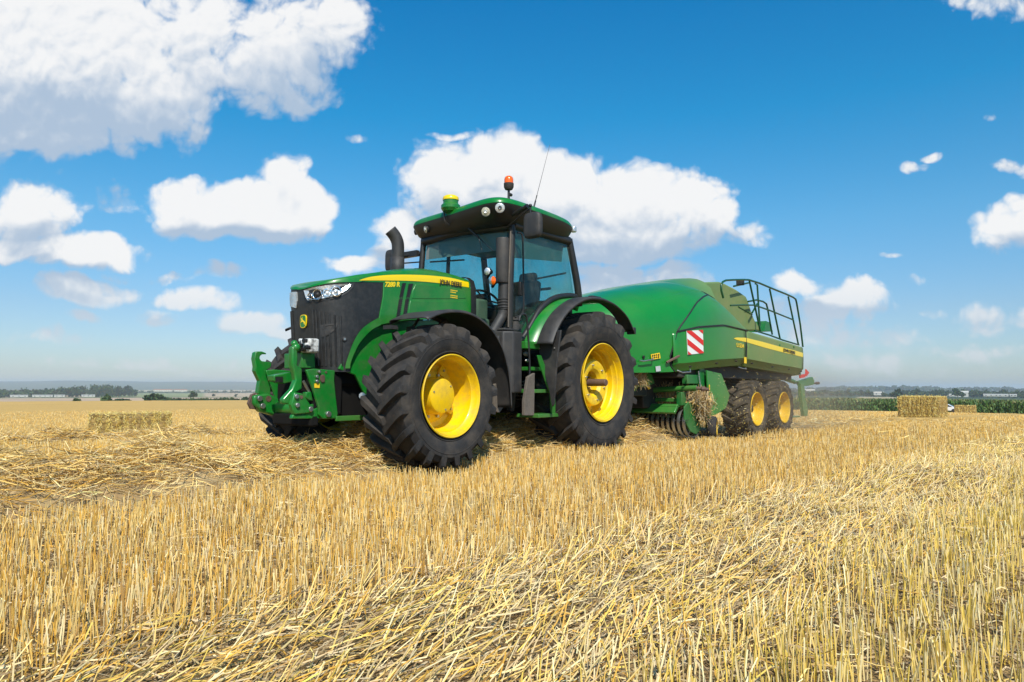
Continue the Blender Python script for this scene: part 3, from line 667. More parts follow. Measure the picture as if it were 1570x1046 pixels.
m=MB(); m.tube(cm([(1.40,.835,2.80),(1.33,.86,2.78),(1.31,.86,2.6),(1.30,.86,2.2),(1.30,.86,1.85),(1.36,.84,1.76),(1.42,.82,1.75)],4),.012,6); m.build('door_handrail','black',CAB,smooth=50)
q=tq(797,443,y=.815); m=MB(); m.box((q.x,.82,q.z),(.05,.04,.17)); m.tube([(q.x-.04,.82,q.z+.08),(q.x-.04,.85,q.z),(q.x-.04,.82,q.z-.08)],.01,6); m.build('door_handle','black',CAB,bevel=.008)
# interior
m=MB(); m.box((.42,.02,1.72),(.52,.52,.16)); m.box((.20,.02,2.08),(.15,.50,.66),Matrix.Rotation(-.14,3,'Y')); m.box((.10,.02,2.43),(.11,.30,.22),Matrix.Rotation(-.14,3,'Y')); m.b2((.25,-.15,1.46),(.6,.2,1.66)); m.build('driver_seat','seat_cloth',CAB,bevel=.05,seg=3)
m=MB(); m.box((.42,.34,1.95),(.42,.09,.07)); m.box((.50,-.36,1.92),(.55,.16,.14)); m.box((.72,-.34,2.12),(.05,.2,.16)); m.build('arm_rest','black',CAB,bevel=.02)
m=MB(); m.tube([(1.25,0,1.46),(1.22,0,1.8),(1.08,0,2.0)],.06,10); m.box((1.30,0,1.86),(.22,.40,.34)); m.box((1.33,.0,1.62),(.18,.55,.3)); m.build('dashboard','cab_olive',CAB,bevel=.03)
m=MB(); ct=Vector((1.03,0,2.06)); nn=Vector((-.55,0,.83)); t1=Vector((0,1,0)); t2=nn.cross(t1)
m.tube([ct+(t1*math.cos(a)+t2*math.sin(a))*.20 for a in np.linspace(0,2*math.pi,28,endpoint=False)],.016,8,closed=True)
for a in (0.5,2.6,4.7): m.tube([ct,ct+(t1*math.cos(a)+t2*math.sin(a))*.2],.012,6)
m.build('steering_wheel','black',CAB,smooth=60)
m=MB(); m.slab([(1.42,.70,2.86),(1.44,-.70,2.86),(1.46,-.70,2.62),(1.44,.70,2.60)],.004,(1,0,0)); m.slab([(1.35,.745,2.86),(.25,.745,2.86),(.3,.745,2.60),(1.35,.745,2.50)],.004,(0,1,0)); m.build('sun_blind','shade_cloth',CAB,smooth=0)
m=MB(); m.b2((.15,-.74,2.84),(1.44,.74,2.9)); m.build('headliner','cab_grey',CAB)
m=MB(); m.tube([(-.02,.6,2.5),(-.02,-.6,2.42)],.014,6); m.tube([(.0,-.3,2.3),(.0,.35,2.3)],.02,6); m.tube([(.6,-.775,2.75),(1.3,-.775,2.62)],.012,6); m.build('grab_bars','black',CAB)
# roof
RPW=6.0
def rsec(sc, z, dx=0, n=80):
    out=[]
    for q in np.linspace(0,2*math.pi,n,endpoint=False):
        c_,s_=math.cos(q),math.sin(q); p=(RPW if s_>0 else 14.0) if c_>0 else 6.0; x=math.copysign(abs(c_)**(2/p),c_); y=math.copysign(abs(s_)**(2/p),s_)
        out.append((.93+(.78 if x>0 else .88)*x*sc+dx+.185*y*max(0,x)*sc,.955*y*sc*(1-.04*max(0,-x)),z-.05*max(0,-x)**3*min(1,sc*1.5)+.012*max(0,x)*abs(y)))
    return out
m=MB(); m.loft([rsec(0.82,2.875,-.06),rsec(.86,2.885,-.03),rsec(.925,2.945),rsec(.975,3.03),rsec(.995,3.075),rsec(.998,3.088),rsec(.98,3.09)],closed=True,cap=True); RU=m.build('roof_underside','black',CAB,smooth=40)
m=MB(); m.loft([rsec(.98,3.084),rsec(.994,3.093),rsec(.992,3.118),rsec(.972,3.150),rsec(.92,3.178),rsec(.82,3.198),rsec(.6,3.212),rsec(.3,3.22),rsec(.02,3.222)],closed=True,cap=True); RF=m.build('roof','green',CAB,smooth=40)
def roofx(y,sc=.96): k=max(0,1-(abs(y)/(.955*sc))**RPW)**(1/RPW); return .93+.78*sc*k+.185*y/.955*k
def worklight(px,py,rw,tone='lamp_inner'):
    x=1.6
    for _ in range(20): p=tq(px,py,x=x); x=.5*x+.5*(roofx(p.y,.955)+.0)
    p=tq(px,py,x=x+.035); ay_=math.copysign((abs(p.y)/.93)**2.3,p.y); ax=Vector((1,ay_*1.0,-.35)).normalized(); t1=Vector((0,0,1)).cross(ax).normalized(); t2=ax.cross(t1)
    def ring(h,r_,n=22): return [tuple(p+ax*h+(t1*math.cos(a)+t2*math.sin(a))*r_) for a in np.linspace(0,2*math.pi,n,endpoint=False)]
    m=MB(); m.loft([ring(-.06,rw*.9),ring(0.0,rw*1.12),ring(.012,rw*1.08),ring(.010,rw)],closed=True,cap=False); o=m.build('work_light','black',TR,smooth=30)
    m=MB(); m.loft([ring(.008,rw),ring(.012,rw*.8),ring(.014,rw*.4),ring(.0145,.001)],closed=True); m.build('lens',tone,o,smooth=60)
    m=MB(); m.loft([ring(.012,rw*.42),ring(.022,rw*.40),ring(.024,rw*.28),ring(.016,.001)],closed=True); m.build('reflector',('lamp_inner' if tone!='lamp_inner' else 'lens_dark'),o,smooth=40)
mat('lens_dark',(.16,.17,.18),.2,metal=.6)
worklight(637.5,356.5,.036); worklight(653,352,.047,'lamp_warm'); worklight(745,324.5,.055,'lamp_warm'); worklight(766.5,318.5,.058); worklight(791.5,316.5,.050)
p=tq(879,352,y=.86); m=MB(); m.box((p.x,.86,p.z),(.08,.07,.08)); m.build('corner_light','lamp_inner',TR,bevel=.015)
# receiver on the roof front
g0=tq(691,318,y=-.05); gx,gz=g0.x,g0.z
m=MB(); m.lathe([(-.07,.0001),(-.06,.10),(-.02,.125),(.02,.125),(.045,.10)],32,c=(gx,-.05,gz+.0),axis='z'); m.b2((gx-.3,-.15,gz-.06),(gx-.02,.05,gz-.01)); m.lathe([(.04,.098),(.085,.098),(.09,.103),(.10,.103),(.105,.09)],32,c=(gx,-.05,gz),axis='z'); GP=m.build('satellite_receiver','green',TR,smooth=30)
m=MB(); m.lathe([(.088,.104),(.105,.106),(.13,.10),(.148,.075),(.155,.0001)],32,c=(gx,-.05,gz),axis='z'); m.build('receiver_dome','stripe_yellow',GP,smooth=50)
m=MB(); m.tube([tuple(v) for v in cm([(gx+.05,-.12,gz-.07),(gx+.03,-.10,gz-.2),(gx-.1,-.02,gz-.25),(gx-.18,.15,gz-.27)],5)],.011,6); m.build('receiver_cable','black',GP)
w0=tq(713,345,x=1.62); w1=tq(756,385,x=1.60); m=MB(); m.tube([w0,w0.lerp(w1,.5)],.014,6); m.tube([w0.lerp(w1,.5),w1],.006,5); m.tube([w0.lerp(w1,.5),w0.lerp(w1,.5)+Vector((0,.05,-.16))],.005,5); m.build('wiper','black',CAB)
# beacon
b0=tq(780,291,y=.86); bx,bz=b0.x,b0.z
m=MB(); m.lathe([(0,.001),(0,.045),(.03,.060),(.075,.062),(.08,.055)],24,c=(bx,.86,bz),axis='z'); BE=m.build('beacon','dark_iron',TR,smooth=30)
m=MB(); m.lathe([(.076,.056),(.13,.055),(.155,.045),(.168,.025),(.172,.0001)],24,c=(bx,.86,bz),axis='z'); m.build('beacon_lens','lens_amber',BE,smooth=60)
bb=tq(776,328,y=.86); m=MB(); m.tube([(bx,.86,bz+.01),(bx,.86,bz-.14),(bx+.02,.86,bz-.2),(bb.x,.84,bb.z)],.016,8); m.tube([(bx-.04,.87,bz-.06),(bx+.0,.87,bz-.06)],.02,8); m.build('beacon_stem','black',BE,smooth=50)
# antenna
a0=tq(818,320,y=.84); a1=tq(843,222,y=.84)
m=MB(); m.tube([a0,a0.lerp(a1,.12),a0.lerp(a1,.125),a0.lerp(a1,.2),a0.lerp(a1,.21),a1],[.012,.010,.006,.008,.0035,.002],6); m.build('antenna','black',TR)
# mirrors
def mirror_(s):
    X=1.62; c1=[tq(a,b,x=X) for a,b in ((801,326),(826,326),(827,364),(802,364))]
    ys=[c.y for c in c1]; zs_=[c.z for c in c1]; y0,y1,z0,z1=min(ys),max(ys),min(zs_)+.01,max(zs_)-.01
    if s<0: y0,y1=-1.36,-1.15; z0-=.15;z1-=.15
    m=MB(); cy_,cz_,hy,hz_=(y0+y1)/2,(z0+z1)/2,(y1-y0)/2,(z1-z0)/2
    def rr(x,k): return [(x,cy_+math.copysign(abs(math.cos(a))**(2/4.5),math.cos(a))*hy*k,cz_+math.copysign(abs(math.sin(a))**(2/4.5),math.sin(a))*hz_*k) for a in np.linspace(0,2*math.pi,40,endpoint=False)]
    m.loft([rr(X-.075,.93),rr(X-.06,.99),rr(X-.03,1.0),rr(X-.01,.95),rr(X,.82),rr(X+.004,.5)],closed=True,cap=True); o=m.build('mirror','plastic',TR,smooth=50)
    m=MB(); yc=(y0+y1)/2
    if s>0:
        A=tq(767,341,x=1.50); B=tq(809,316,x=1.58); m.tube([A,A.lerp(B,.5),B],[.022,.026,.03],8); m.tube([A.lerp(B,.6)+Vector((0,0,-.03)),B+Vector((0,0,-.01))],.014,6)
        D=tq(774,351,x=1.5); m.tube([D,Vector((X-.03,yc-.02,z1+.06))],.009,6); m.tube([(X-.03,yc-.03,z1-.01),(X-.03,yc-.03,z1+.09)],.011,6); m.sphere((X-.03,yc-.03,z1+.085),.022,10)
    else:
        m.tube([(1.46,-.8,2.72),(X-.03,yc,2.70)],.022,6,sq=(1,1)); m.tube([(1.46,-.8,2.60),(X-.03,yc,2.60)],.010,6); m.tube(cm([(1.5,-.95,2.1),(1.5,-.95,2.45),(1.5,-.9,2.5),(1.47,-.8,2.5)],3),.014,6); m.b2((1.46,-1.2,2.68),(1.52,-.82,2.76))
    m.build('mirror_arm','black',o,smooth=50)
mirror_(1); mirror_(-1)
# road lamps beside the stack
def sidelamp(px,py,y,r_,name,lens2=None):
    p=tq(px,py,y=y); m=MB(); m.lathe([(-.09,.001),(-.08,r_*.5),(-.03,r_*.92),(0,r_)],22,c=p,axis='x'); m.tube([p+Vector((-.06,0,0)),p+Vector((-.12,-.1,-.05))],.02,8); o=m.build(name,'black',TR,smooth=40)
    m=MB(); m.lathe([(0.001,r_*.93),(.014,r_*.6),(.02,.0001)],22,c=p,axis='x'); m.build('lens','lamp_inner',o,smooth=60)
    if lens2:
        m=MB(); a=MB(); a.lathe([(0.002,r_*1.0),(.017,r_*.66),(.024,.0001)],14,c=p,axis='x',a0=-math.pi/2+.1,a1=math.pi/2-.1) 
        # half lens towards the outside
        for i,v in enumerate(a.v): a.v[i]=(v[0],v[1],v[2])
        a.build('indicator_lens',lens2,o,smooth=60)
sidelamp(747,416,.66,.050,'cab_lamp'); sidelamp(755,430.5,.74,.054,'indicator_lamp','lens_amber')
# rear fenders
FP=[(-.86,1.70),(-.66,1.90),(-.38,2.03),(-.1,2.085),(.15,2.095),(.45,2.055),(.72,1.95),(.95,1.80),(1.12,1.62),(1.24,1.42)]
def rfender(ylist,s,ext=0):
    pts=cm([Vector((a,0,b)) for a,b in FP],4); m=MB(); secs=[]; c_=Vector((0,0,.95))
    for p in pts[ext:]:
        d=(c_-p).normalized(); secs.append([tuple(p+d*dd+Vector((0,yy*s,0))) for yy,dd in ylist])
    m.loft(secs); return m
for s in (1,-1):
    rfender([(.66,.10),(.68,.02),(.71,0),(1.02,0)],s,10).build('rear_fender','green',TR,smooth=50,thick=.012)
    rfender([(1.015,.004),(1.03,-.004),(1.16,-.002),(1.215,.006),(1.235,.022),(1.235,.040)],s,0).build('fender_extension','plastic',TR,smooth=50,thick=.012)
m=MB(); p=tq(950,500,y=1.1); m.tube([(-.86,1.0,1.72),(-.9,1.2,1.70)],.02,6); m.b2((-.92,1.10,1.66),(-.85,1.22,1.76)); m.build('tail_lamp','black',TR,bevel=.01)
m=MB(); t=tq(912,455,y=1.15); m.box((t.x,1.15,2.10),(.22,.08,.03)); m.build('fender_cap','black',TR,bevel=.01)
m=MB(); m.slab([tq(a,b,x=1.12) for a,b in ((826,538),(829,512),(860,506),(853,560),(849,620),(846,624),(842,600))],.03,(1,0,0)); m.build('mud_flap','plastic',TR,bevel=.006)
m=MB()
for a,b in ((839,509),(849,508),(827,534.5),(850,534)): p=tq(a,b,x=1.13); m.sphere(p,.010,8)
m.each('flap_bolt','steel',TR)
# steps
m=MB()
for z,x0,x1,y0,y1 in ((.545,.84,1.28,.74,1.08),(.845,.86,1.28,.74,1.02),(1.12,.98,1.30,.70,.95)): m.b2((x0,y0,z-.025),(x1,y1,z+.02))
m.b2((1.0,.55,1.36),(1.40,.98,1.45)); m.add(*[(k.v,k.f) for k in [MB().prism(xz(tq,[(818,545),(824,545),(846,603),(846,637),(840,637),(838,605),(822,560)],1.0),1.06,1.04)]][0])
m.build('steps','green',TR,bevel=.006)
m=MB(); m.prism(xz(tq,[(806,578),(816,572),(815,637),(800,637),(800,615)],1.02),1.06,1.02); m.build('step_stringer','plate_dusty',TR,bevel=.004)
m=MB(); m.tube(cm([tq(796,492,y=.98),tq(798,484,y=.98),tq(804,482,y=.98),tq(808,490,y=.98),tq(810,520,y=.98),tq(812,555,y=.98),tq(812,578,y=.98)],4),.013,8); m.build('hand_rail','black',TR,smooth=60)
m=MB(); 
for i in range(6): m.b2((1.06,.6,.95-i*.045),(1.2,.75,.97-i*.045))
m.tube([(1.35,.7,.6),(1.3,.75,1.3)],.05,10); m.build('hydraulic_block','dark_iron',TR)
m=MB()
for (x,y,z,l) in ((1.3,.9,1.3,.05),(1.25,.88,1.22,.04),(1.9,.5,1.62,.06),(1.95,.55,1.60,.04),(2.0,.45,1.64,.05)): m.sphere((x,y,z),l,8,(1,.6,.6))
m.each('hose_fitting','steel',TR)
m=MB(); m.b2((1.5,.40,1.38),(1.95,.62,1.50)); m.build('cab_bracket','green_cast',TR,bevel=.01)
# ---- front linkage
FL=empty('front_linkage'); FL.parent=TR
def c8(pts): return [(370+a/5.81,500+b/5.81) for a,b in pts]
def lk(pts,y,th,name,material='green_cast',bevel=.008,raw=False):
    m=MB(); m.prism(xz(tq,pts if raw else c8(pts),y),y,y-th); return m.build(name,material,FL,bevel=bevel,smooth=30)
lk([(580,390),(650,380),(835,395),(830,480),(845,640),(862,780),(850,825),(730,828),(690,790),(690,720),(640,560),(610,480)],.36,.035,'side_plate')
m=MB(); q=xz(tq,c8([(580,390),(650,380),(835,395),(830,480),(845,640),(862,780),(850,825),(730,828),(690,790),(690,720),(640,560),(610,480)]),.36); m.prism(q,-.33,-.36); m.build('side_plate','green_cast',FL,bevel=.008)
a=tq(516,639,y=.37); m=MB(); m.b2((2.3,.345,a.z-.045),(a.x,.375,a.z+.005)); m.b2((2.3,-.375,a.z-.03),(a.x,-.345,a.z+.03)); m.build('draft_rail','green',FL,bevel=.004)
m=MB(); m.b2((3.62,-.33,.60),(3.95,.325,1.02)); m.b2((3.9,-.33,.5),(4.0,.33,.62)); m.build('cross_member','shaded_engine',FL,bevel=.02)
lk([(540,240),(655,245),(660,378),(540,375)],.26,.30,'top_bracket')
m=MB(); p=tq(465,530,x=4.06); vy=p.y; m.box((4.0,vy,p.z),(.12,.20,.14)); m.build('valve_block','white_paint',FL,bevel=.02)
m=MB()
for y,z in ((-.08,.04),(-.02,.0),(.05,.045),(.09,-.02),(-.06,-.05),(.03,-.04)): m.tube([(4.05,vy+y,p.z+z),(4.10,vy+y,p.z+z)],.020,10)
m.each('coupling','black',FL)
m=MB()
for y,z in ((-.07,-.01),(.01,.04),(.07,.01),(-.03,.055)): m.tube([(4.05,vy+y,p.z+z),(4.085,vy+y,p.z+z)],.014,10)
m.each('coupling_cap','white',FL)
# top link upright (near) with knob
lk([(455,190),(478,172),(500,185),(508,280),(500,350),(545,380),(545,560),(480,600),(440,650),(430,700),(375,692),(372,650),(455,560),(485,480),(470,400),(452,340)],.30,.07,'lift_arm',bevel=.014)
m=MB(); q=tq(*c8([(472,158)])[0],y=.26); m.sphere(q,.035,12); q=tq(*c8([(485,192)])[0],y=.27); m.sphere(q,.045,12); m.build('arm_knob','green_cast',FL,smooth=60)
q=xz(tq,c8([(470,590),(540,600),(600,680),(635,750),(625,775),(470,790),(440,700)]),.34); m=MB(); m.prism(q,.35,.29); m.build('pivot_plate','green_cast',FL,bevel=.012)
# far folded lower link with hook
hook=[(128,235),(150,226),(185,226),(222,240),(225,252),(190,250),(168,268),(165,290),(182,312),(262,322),(272,340),(262,372),(228,392),(250,470),(262,560),(262,620),(150,604),(168,490),(125,400),(130,360),(118,290)]
lk(hook,-.38,.07,'link_hook',bevel=.012)
lk([(112,620),(240,600),(330,640),(400,715),(450,745),(450,800),(300,800),(180,765),(115,700)],-.30,.10,'link_casting',bevel=.02)
lk([(60,690),(90,610),(140,590),(110,640),(95,690),(130,720),(140,740),(85,740)],-.34,.03,'catch_ring','rust',bevel=.006)
a=tq(430,628,y=-.30); b=tq(450,630,y=.28); m=MB(); m.tube([(a.x+.0,-.36,a.z+.02),(a.x,.30,a.z+.0)],.075,16); m.build('cross_shaft','green_cast',FL,smooth=50)
lk([(290,440),(455,410),(462,495),(385,515),(295,490)],.02,.12,'centre_bracket')
lk([(305,452),(372,450),(372,500),(308,500)],.028,.02,'bracket_slot','black',bevel=0)
lk([(560,790),(690,720),(700,790),(735,825),(450,826),(460,790)],.33,.05,'foot_plate')
m=MB()
for a,b,r_,y in ((165,645,.028,-.285),(192,712,.028,-.285),(493,627,.022,.36),(500,705,.022,.36),(618,740,.026,.35),(777,785,.030,.372),(675,452,.016,.372),(675,492,.016,.372),(695,408,.015,.372)):
    q=tq(*c8([(a,b)])[0],y=y); m.tube([(q.x,y-.03,q.z),(q.x,y+.012,q.z)],r_,10)
m.each('linkage_bolt','steel',FL,bevel=.003)
m=MB()
for a,b,r_,y in ((243,648,.030,-.297),(755,412,.012,.362),(535,633,.018,.352)):
    q=tq(*c8([(a,b)])[0],y=y); m.tube([(q.x,y-.02,q.z),(q.x,y+.004,q.z)],r_,12)
m.each('pin_hole','rust',FL)
lk([(708,440),(735,432),(748,450),(745,500),(720,505),(708,485)],.372,.02,'tow_eye','rust',bevel=.004)
lk([(652,512),(698,514),(698,552),(652,550)],.366,.004,'warning_label','label_yellow',bevel=0)
m=MB(); m.tube([tq(*c8([(552,490)])[0],y=.28),tq(*c8([(606,590)])[0],y=.28)],.014,8); m.build('lift_rod','steel',FL)
lk([(575,590),(625,585),(640,670),(600,660),(575,640)],.30,.06,'ram_foot')
m=MB(); m.tube([(-1.35,0,.52),(-.3,0,.55)],.05,8,sq=(1.4,.6)); m.build('drawbar','dark_iron',TR)
m=MB()
for s in (1,-1): m.tube([(-.4,.4*s,.75),(-1.1,.42*s,.62)],.035,8); m.tube([(-.45,.35*s,1.35),(-.85,.4*s,1.30),(-.8,.4*s,.72)],.03,8)
m.build('rear_link_arms','green_cast',TR)
# ================================================================== baler
BR = empty('baler', BO, BROT, label='green large square baler with red and white striped warning board, hitched behind the tractor', cat='baler')
def bw(x): return interp(x,[-2.2,-1.5,-.9,-.4,0,.3,.42],[1.38,1.33,1.21,1.05,.88,.62,.4])
def bbelt(x): return interp(x,[-3.45,-2.42,-1.55,-.94,0,.4],[1.93,1.965,1.88,1.76,1.70,1.68])
def bbot(x): return interp(x,[-3.45,-2.13,-1.19,-.6,.4],[1.30,1.236,1.152,1.122,1.10])
def btop(x): return interp(x,[-3.4,-3.0,-2.28,-1.35,-.62,0,.3,.42],[3.02,2.965,2.83,2.65,2.475,2.28,2.10,1.9])
def bg_(x): return interp(x,[-3.5,-3.4,-3.2,-2.95,-2.65,-2.3,-2.0],[.0,.12,.34,.56,.78,.93,1.0])
BP=2.4
def bpt(x,a):                            # a<0: flank below the belt (0..-1); a 0..90 over the top
    w=bw(x); b=bbelt(x)
    if a<0:
        z=lerp(b,bbot(x),-a); return (x,w-.012*(-a),z)
    s=math.sin(R(a))**(2/BP); c=math.cos(R(a))**(2/BP) if a<90 else 0
    y=w*c; A=b+(btop(x)-b)*bg_(x)*s
    B=b+(btop(x)-b)*max(0,1-(y/.86)**3)**(1/3) if y<.86 else b
    return (x,y,max(A,B) if x<-2.0 else A)
def seam(a): return interp(a,[-1,-.75,-.5,0,5,24,41],[-.95,-.80,-.88,-1.0,-1.13,-1.62,-2.45])
AS=[-1,-.85,-.6,-.3,0,3,6,10,15,20,26,32,37,41]
AT=[41,46,52,58,64,70,76,82,87,90]
front=MB()
secs=[]
for i in range(29):
    t=i/28; secs.append([bpt(lerp(.42,seam(a),t),a) for a in AS])
front.loft(secs); secs=[]
for i in range(40):
    t=i/39; secs.append([bpt(lerp(.42,-3.38 if a>46 else lerp(-2.45,-3.38,(a-41)/5),t),a) for a in AT])
front.loft(secs)
front.loft([[bpt(.42,a) for a in AS+AT],[(.45,0,z) for (x,y,z) in [bpt(.42,a) for a in AS+AT]]])
k=front.mirror(); front.add(k.v,k.f)
FS=front.build('front_shield','baler_green',BR,smooth=40,recalc=False)
side=MB(); secs=[]
for i in range(30):
    t=i/29; secs.append([bpt(lerp(seam(a)-.012,-3.42,t),a) for a in AS[3:]])
side.loft(secs); SS=side.build('upper_side_shield','baler_green',BR,smooth=40); side.mirror().build('upper_side_shield','baler_green',BR,smooth=40)
m=MB(); sp_=[Vector(bpt(seam(a)-.006,a)) for a in AS]; m.tube(sp_,.014,6)
m.tube([Vector(bpt(x,41)) for x in np.linspace(-2.45,-2.95,8)],.012,6); m.tube([Vector(bpt(-2.45,a)) for a in (41,46,50)],.012,6)
m.tube([Vector(bpt(x,0))+Vector((0,.004,.0)) for x in np.linspace(-1.0,-3.42,24)],.014,6)
m.build('shield_gap','black',FS,smooth=60)
# lower flanks: front door and rear door
def flank(x0,x1,name,n=20):
    m=MB(); secs=[]
    for x in np.linspace(x0,x1,n):
        zt_=interp(x,[-6.35,-3.3,-2.42,-1.55,-.94],[1.78,1.945,1.965,1.88,1.76])-.012; zb_=interp(x,[-6.5,-4.45,-3.2,-2.13,-1.19,-.6],[1.165,1.24,1.295,1.236,1.152,1.122]); w=bw(x) if x>-3 else interp(x,[-6.5,-5.8,-3],[1.34,1.37,1.38])
        secs.append([(x,w-.12,zt_+.012),(x,w-.02,zt_),(x,w+.004,zt_-.03),(x,w+.012,(zt_+zb_)/2+.05),(x,w+.002,zb_+.13),(x,w-.02,zb_+.11),(x,w-.09,zb_+.0),(x,w-.25,zb_-.02)])
    m.loft(secs); m.mirror().build(name,'baler_green',BR,smooth=35,thick=.006); return m.build(name,'baler_green',BR,smooth=35,thick=.006)
FD=flank(-.90,-3.315,'front_side_door'); RD=flank(-3.34,-6.45,'rear_side_door')
m=MB(); 
for s in (1,-1): m.slab([(-6.44,1.30*s,1.14),(-6.60,1.20*s,1.22),(-6.58,1.20*s,1.60),(-6.42,1.30*s,1.78)],.03,(-1,.0,0))
m.b2((-6.50,-1.28,1.2),(-6.46,1.28,1.74)); m.build('rear_panel','baler_green',BR,bevel=.01)
m=MB(); m.tube([(-3.328,1.385,1.93),(-3.328,1.398,1.62),(-3.328,1.385,1.40)],.011,6); m.build('door_gap','black',FD)
m=MB()
for x in (-3.45,-4.2,-5.0,-5.8): m.b2((x-.03,1.375,1.72),(x+.03,1.392,1.76))
m.each('hinge','baler_frame',RD,bevel=.004)
m=MB()
for x,z in ((-1.15,1.22),(-2.1,1.30),(-2.9,1.36),(-3.6,1.34),(-4.6,1.30),(-5.5,1.27),(-6.2,1.24)): m.tube([(x,1.36,z),(x,1.40,z)],.014,8)
m.each('bolt','dark_iron',FD)
# writing and marks
def bsk(px,py):
    best=None
    for k_ in range(80):
        y=1.0+k_*.0055; p=bq(px,py,y=y); w=(bw(p.x) if p.x>-3 else interp(p.x,[-6.5,-5.8,-3],[1.34,1.37,1.38]))+.012
        d=abs(w-y)
        if best is None or d<best[0]: best=(d,p)
    return best[1]
def bdecal(pts,name,material,parent,th=.006,eps=.004,bevel=0):
    A=[bsk(a,b)+Vector((0,eps,0)) for a,b in pts]; m=MB(); m.slab(A,th,(0,1,0)); return m.build(name,material,parent,smooth=0,bevel=bevel)
WB=bdecal([(1052,507.5),(1076.5,506),(1077.5,541.5),(1054,544)],'warning_board','white',FD,.012,.014)
def wbp(u,v):
    a=bsk(1052,507.5).lerp(bsk(1076.5,506),u); b=bsk(1054,544).lerp(bsk(1077.5,541.5),u); return a.lerp(b,v)+Vector((.003,.018,0))
for poly_ in ([(0,0),(.28,0),(1,.45),(1,.68),(0,.05)],[(.72,0),(1,0),(1,.17)],[(0,.33),(1,.95),(1,1),(.72,1),(0,.58)],[(0,.85),(.22,1),(0,1)]):
    m=MB(); m.slab([wbp(u,v) for u,v in poly_],.003,(0,1,0)); m.build('red_stripe','red',WB,smooth=0)
bs=[(1124,519),(1128,517.6),(1143,518),(1170,524.5),(1200,533),(1231.5,541.5),(1231.5,548),(1200,540.5),(1170,532.5),(1143,524.5),(1130,521.8)]
up=[bsk(a,b) for a,b in bs[:6]]; lo=[bsk(a,b) for a,b in [bs[0]]+bs[:5:-1]]
m=MB(); secs=[]
for x in np.linspace(up[0].x-.01,-6.40,30):
    zu=float(np.interp(-x,[-p.x for p in up],[p.z for p in up])); zd=float(np.interp(-x,[-p.x for p in lo],[p.z for p in lo])); w=(bw(x) if x>-3 else interp(x,[-6.5,-5.8,-3],[1.34,1.37,1.38]))+.018
    secs.append([(x,w,zd),(x,w+.001,(zu+zd)/2),(x,w,zu)])
m.loft(secs); m.build('stripe','stripe_yellow',RD,smooth=60)
p=bsk(1200,538.5); q=bsk(1218,543.5); e=Vector((q.x-p.x,0,q.z-p.z)); words('lettering','JOHN DEERE',.085,'black',(p.x,p.y+.014,p.z),RD,ux=e,width=e.length,bold=.002)
p=bsk(1129,531); q=bsk(1140,533); e=Vector((q.x-p.x,0,q.z-p.z)); words('model_number','L1534',.10,'label_yellow',(p.x,p.y+.008,p.z-.01),FD,ux=e,width=e.length,bold=.002)
bdecal([(1141,547.5),(1144.5,548),(1144.5,557.5),(1141,557)],'amber_reflector','label_yellow',FD)
bdecal([(998,543.5),(1011,541),(1012.5,549.5),(999,551.5)],'warning_label','label_yellow',FS)
m=MB()
for r_ in range(2):
    for c_ in range(4): p=bsk(1000.2+c_*3,545.2+r_*3.4-c_*.45); m.box(p+Vector((0,.009,0)),(.035,.002,.022))
m.build('label_print','dark_iron',FS,smooth=0)
bdecal([(1005,562),(1012,561),(1013,569),(1006,570)],'grey_label','grey_plate',FS)
m=MB(); p=bsk(987,547.5); m.tube([p-Vector((0,.01,0)),p+Vector((0,.008,0))],.025,12); m.build('lock','black',FS)
m=MB(); m.tube([bsk(978,553)+Vector((0,.03,0)),bsk(982,554)+Vector((0,.05,0)),bsk(997,551.5)+Vector((0,.05,0)),bsk(999,549)+Vector((0,.02,0))],.012,8)
m.tube([bsk(1038,568)+Vector((0,.0,0)),bsk(1042,571.5)+Vector((0,.05,0)),bsk(1054,570.5)+Vector((0,.05,0)),bsk(1058,566.5)],.012,8)
m.tube([bsk(1132,563)+Vector((0,.0,0)),bsk(1134,565)+Vector((0,.04,0)),bsk(1141,566)+Vector((0,.04,0)),bsk(1143,564)],.010,8)
m.each('grab_handle','steel',FS,smooth=50)
m=MB(); a=bsk(1020,556); b=bsk(1037,546); m.tube([a+Vector((0,.02,0)),b+Vector((0,.05,0))],.02,6); m.build('latch_lever','rust',FS)
# tower behind the shields
m=MB(); tw=[(1084,432.5),(1104,432),(1112,435),(1129,444),(1144,454.5),(1147.5,462),(1153,480),(1157,490),(1168,507),(1070,507),(1070,440)]
m.prism(xz(bq,tw,.62),.62,-.62); m.build('feed_housing','baler_green',BR,bevel=.03)
m=MB(); a=bq(1132,470,y=.63); b=bq(1154,482.5,y=.63); m.tube([a,b],.008,5); m.prism(xz(bq,[(1161,493),(1166,495),(1172,509),(1158,509)],.3),.5,.1); m.build('housing_rib','baler_frame',BR)
m=MB(); m.b2((-6.42,-1.26,1.70),(-3.2,1.26,1.76)); m.build('service_deck','baler_frame',BR)
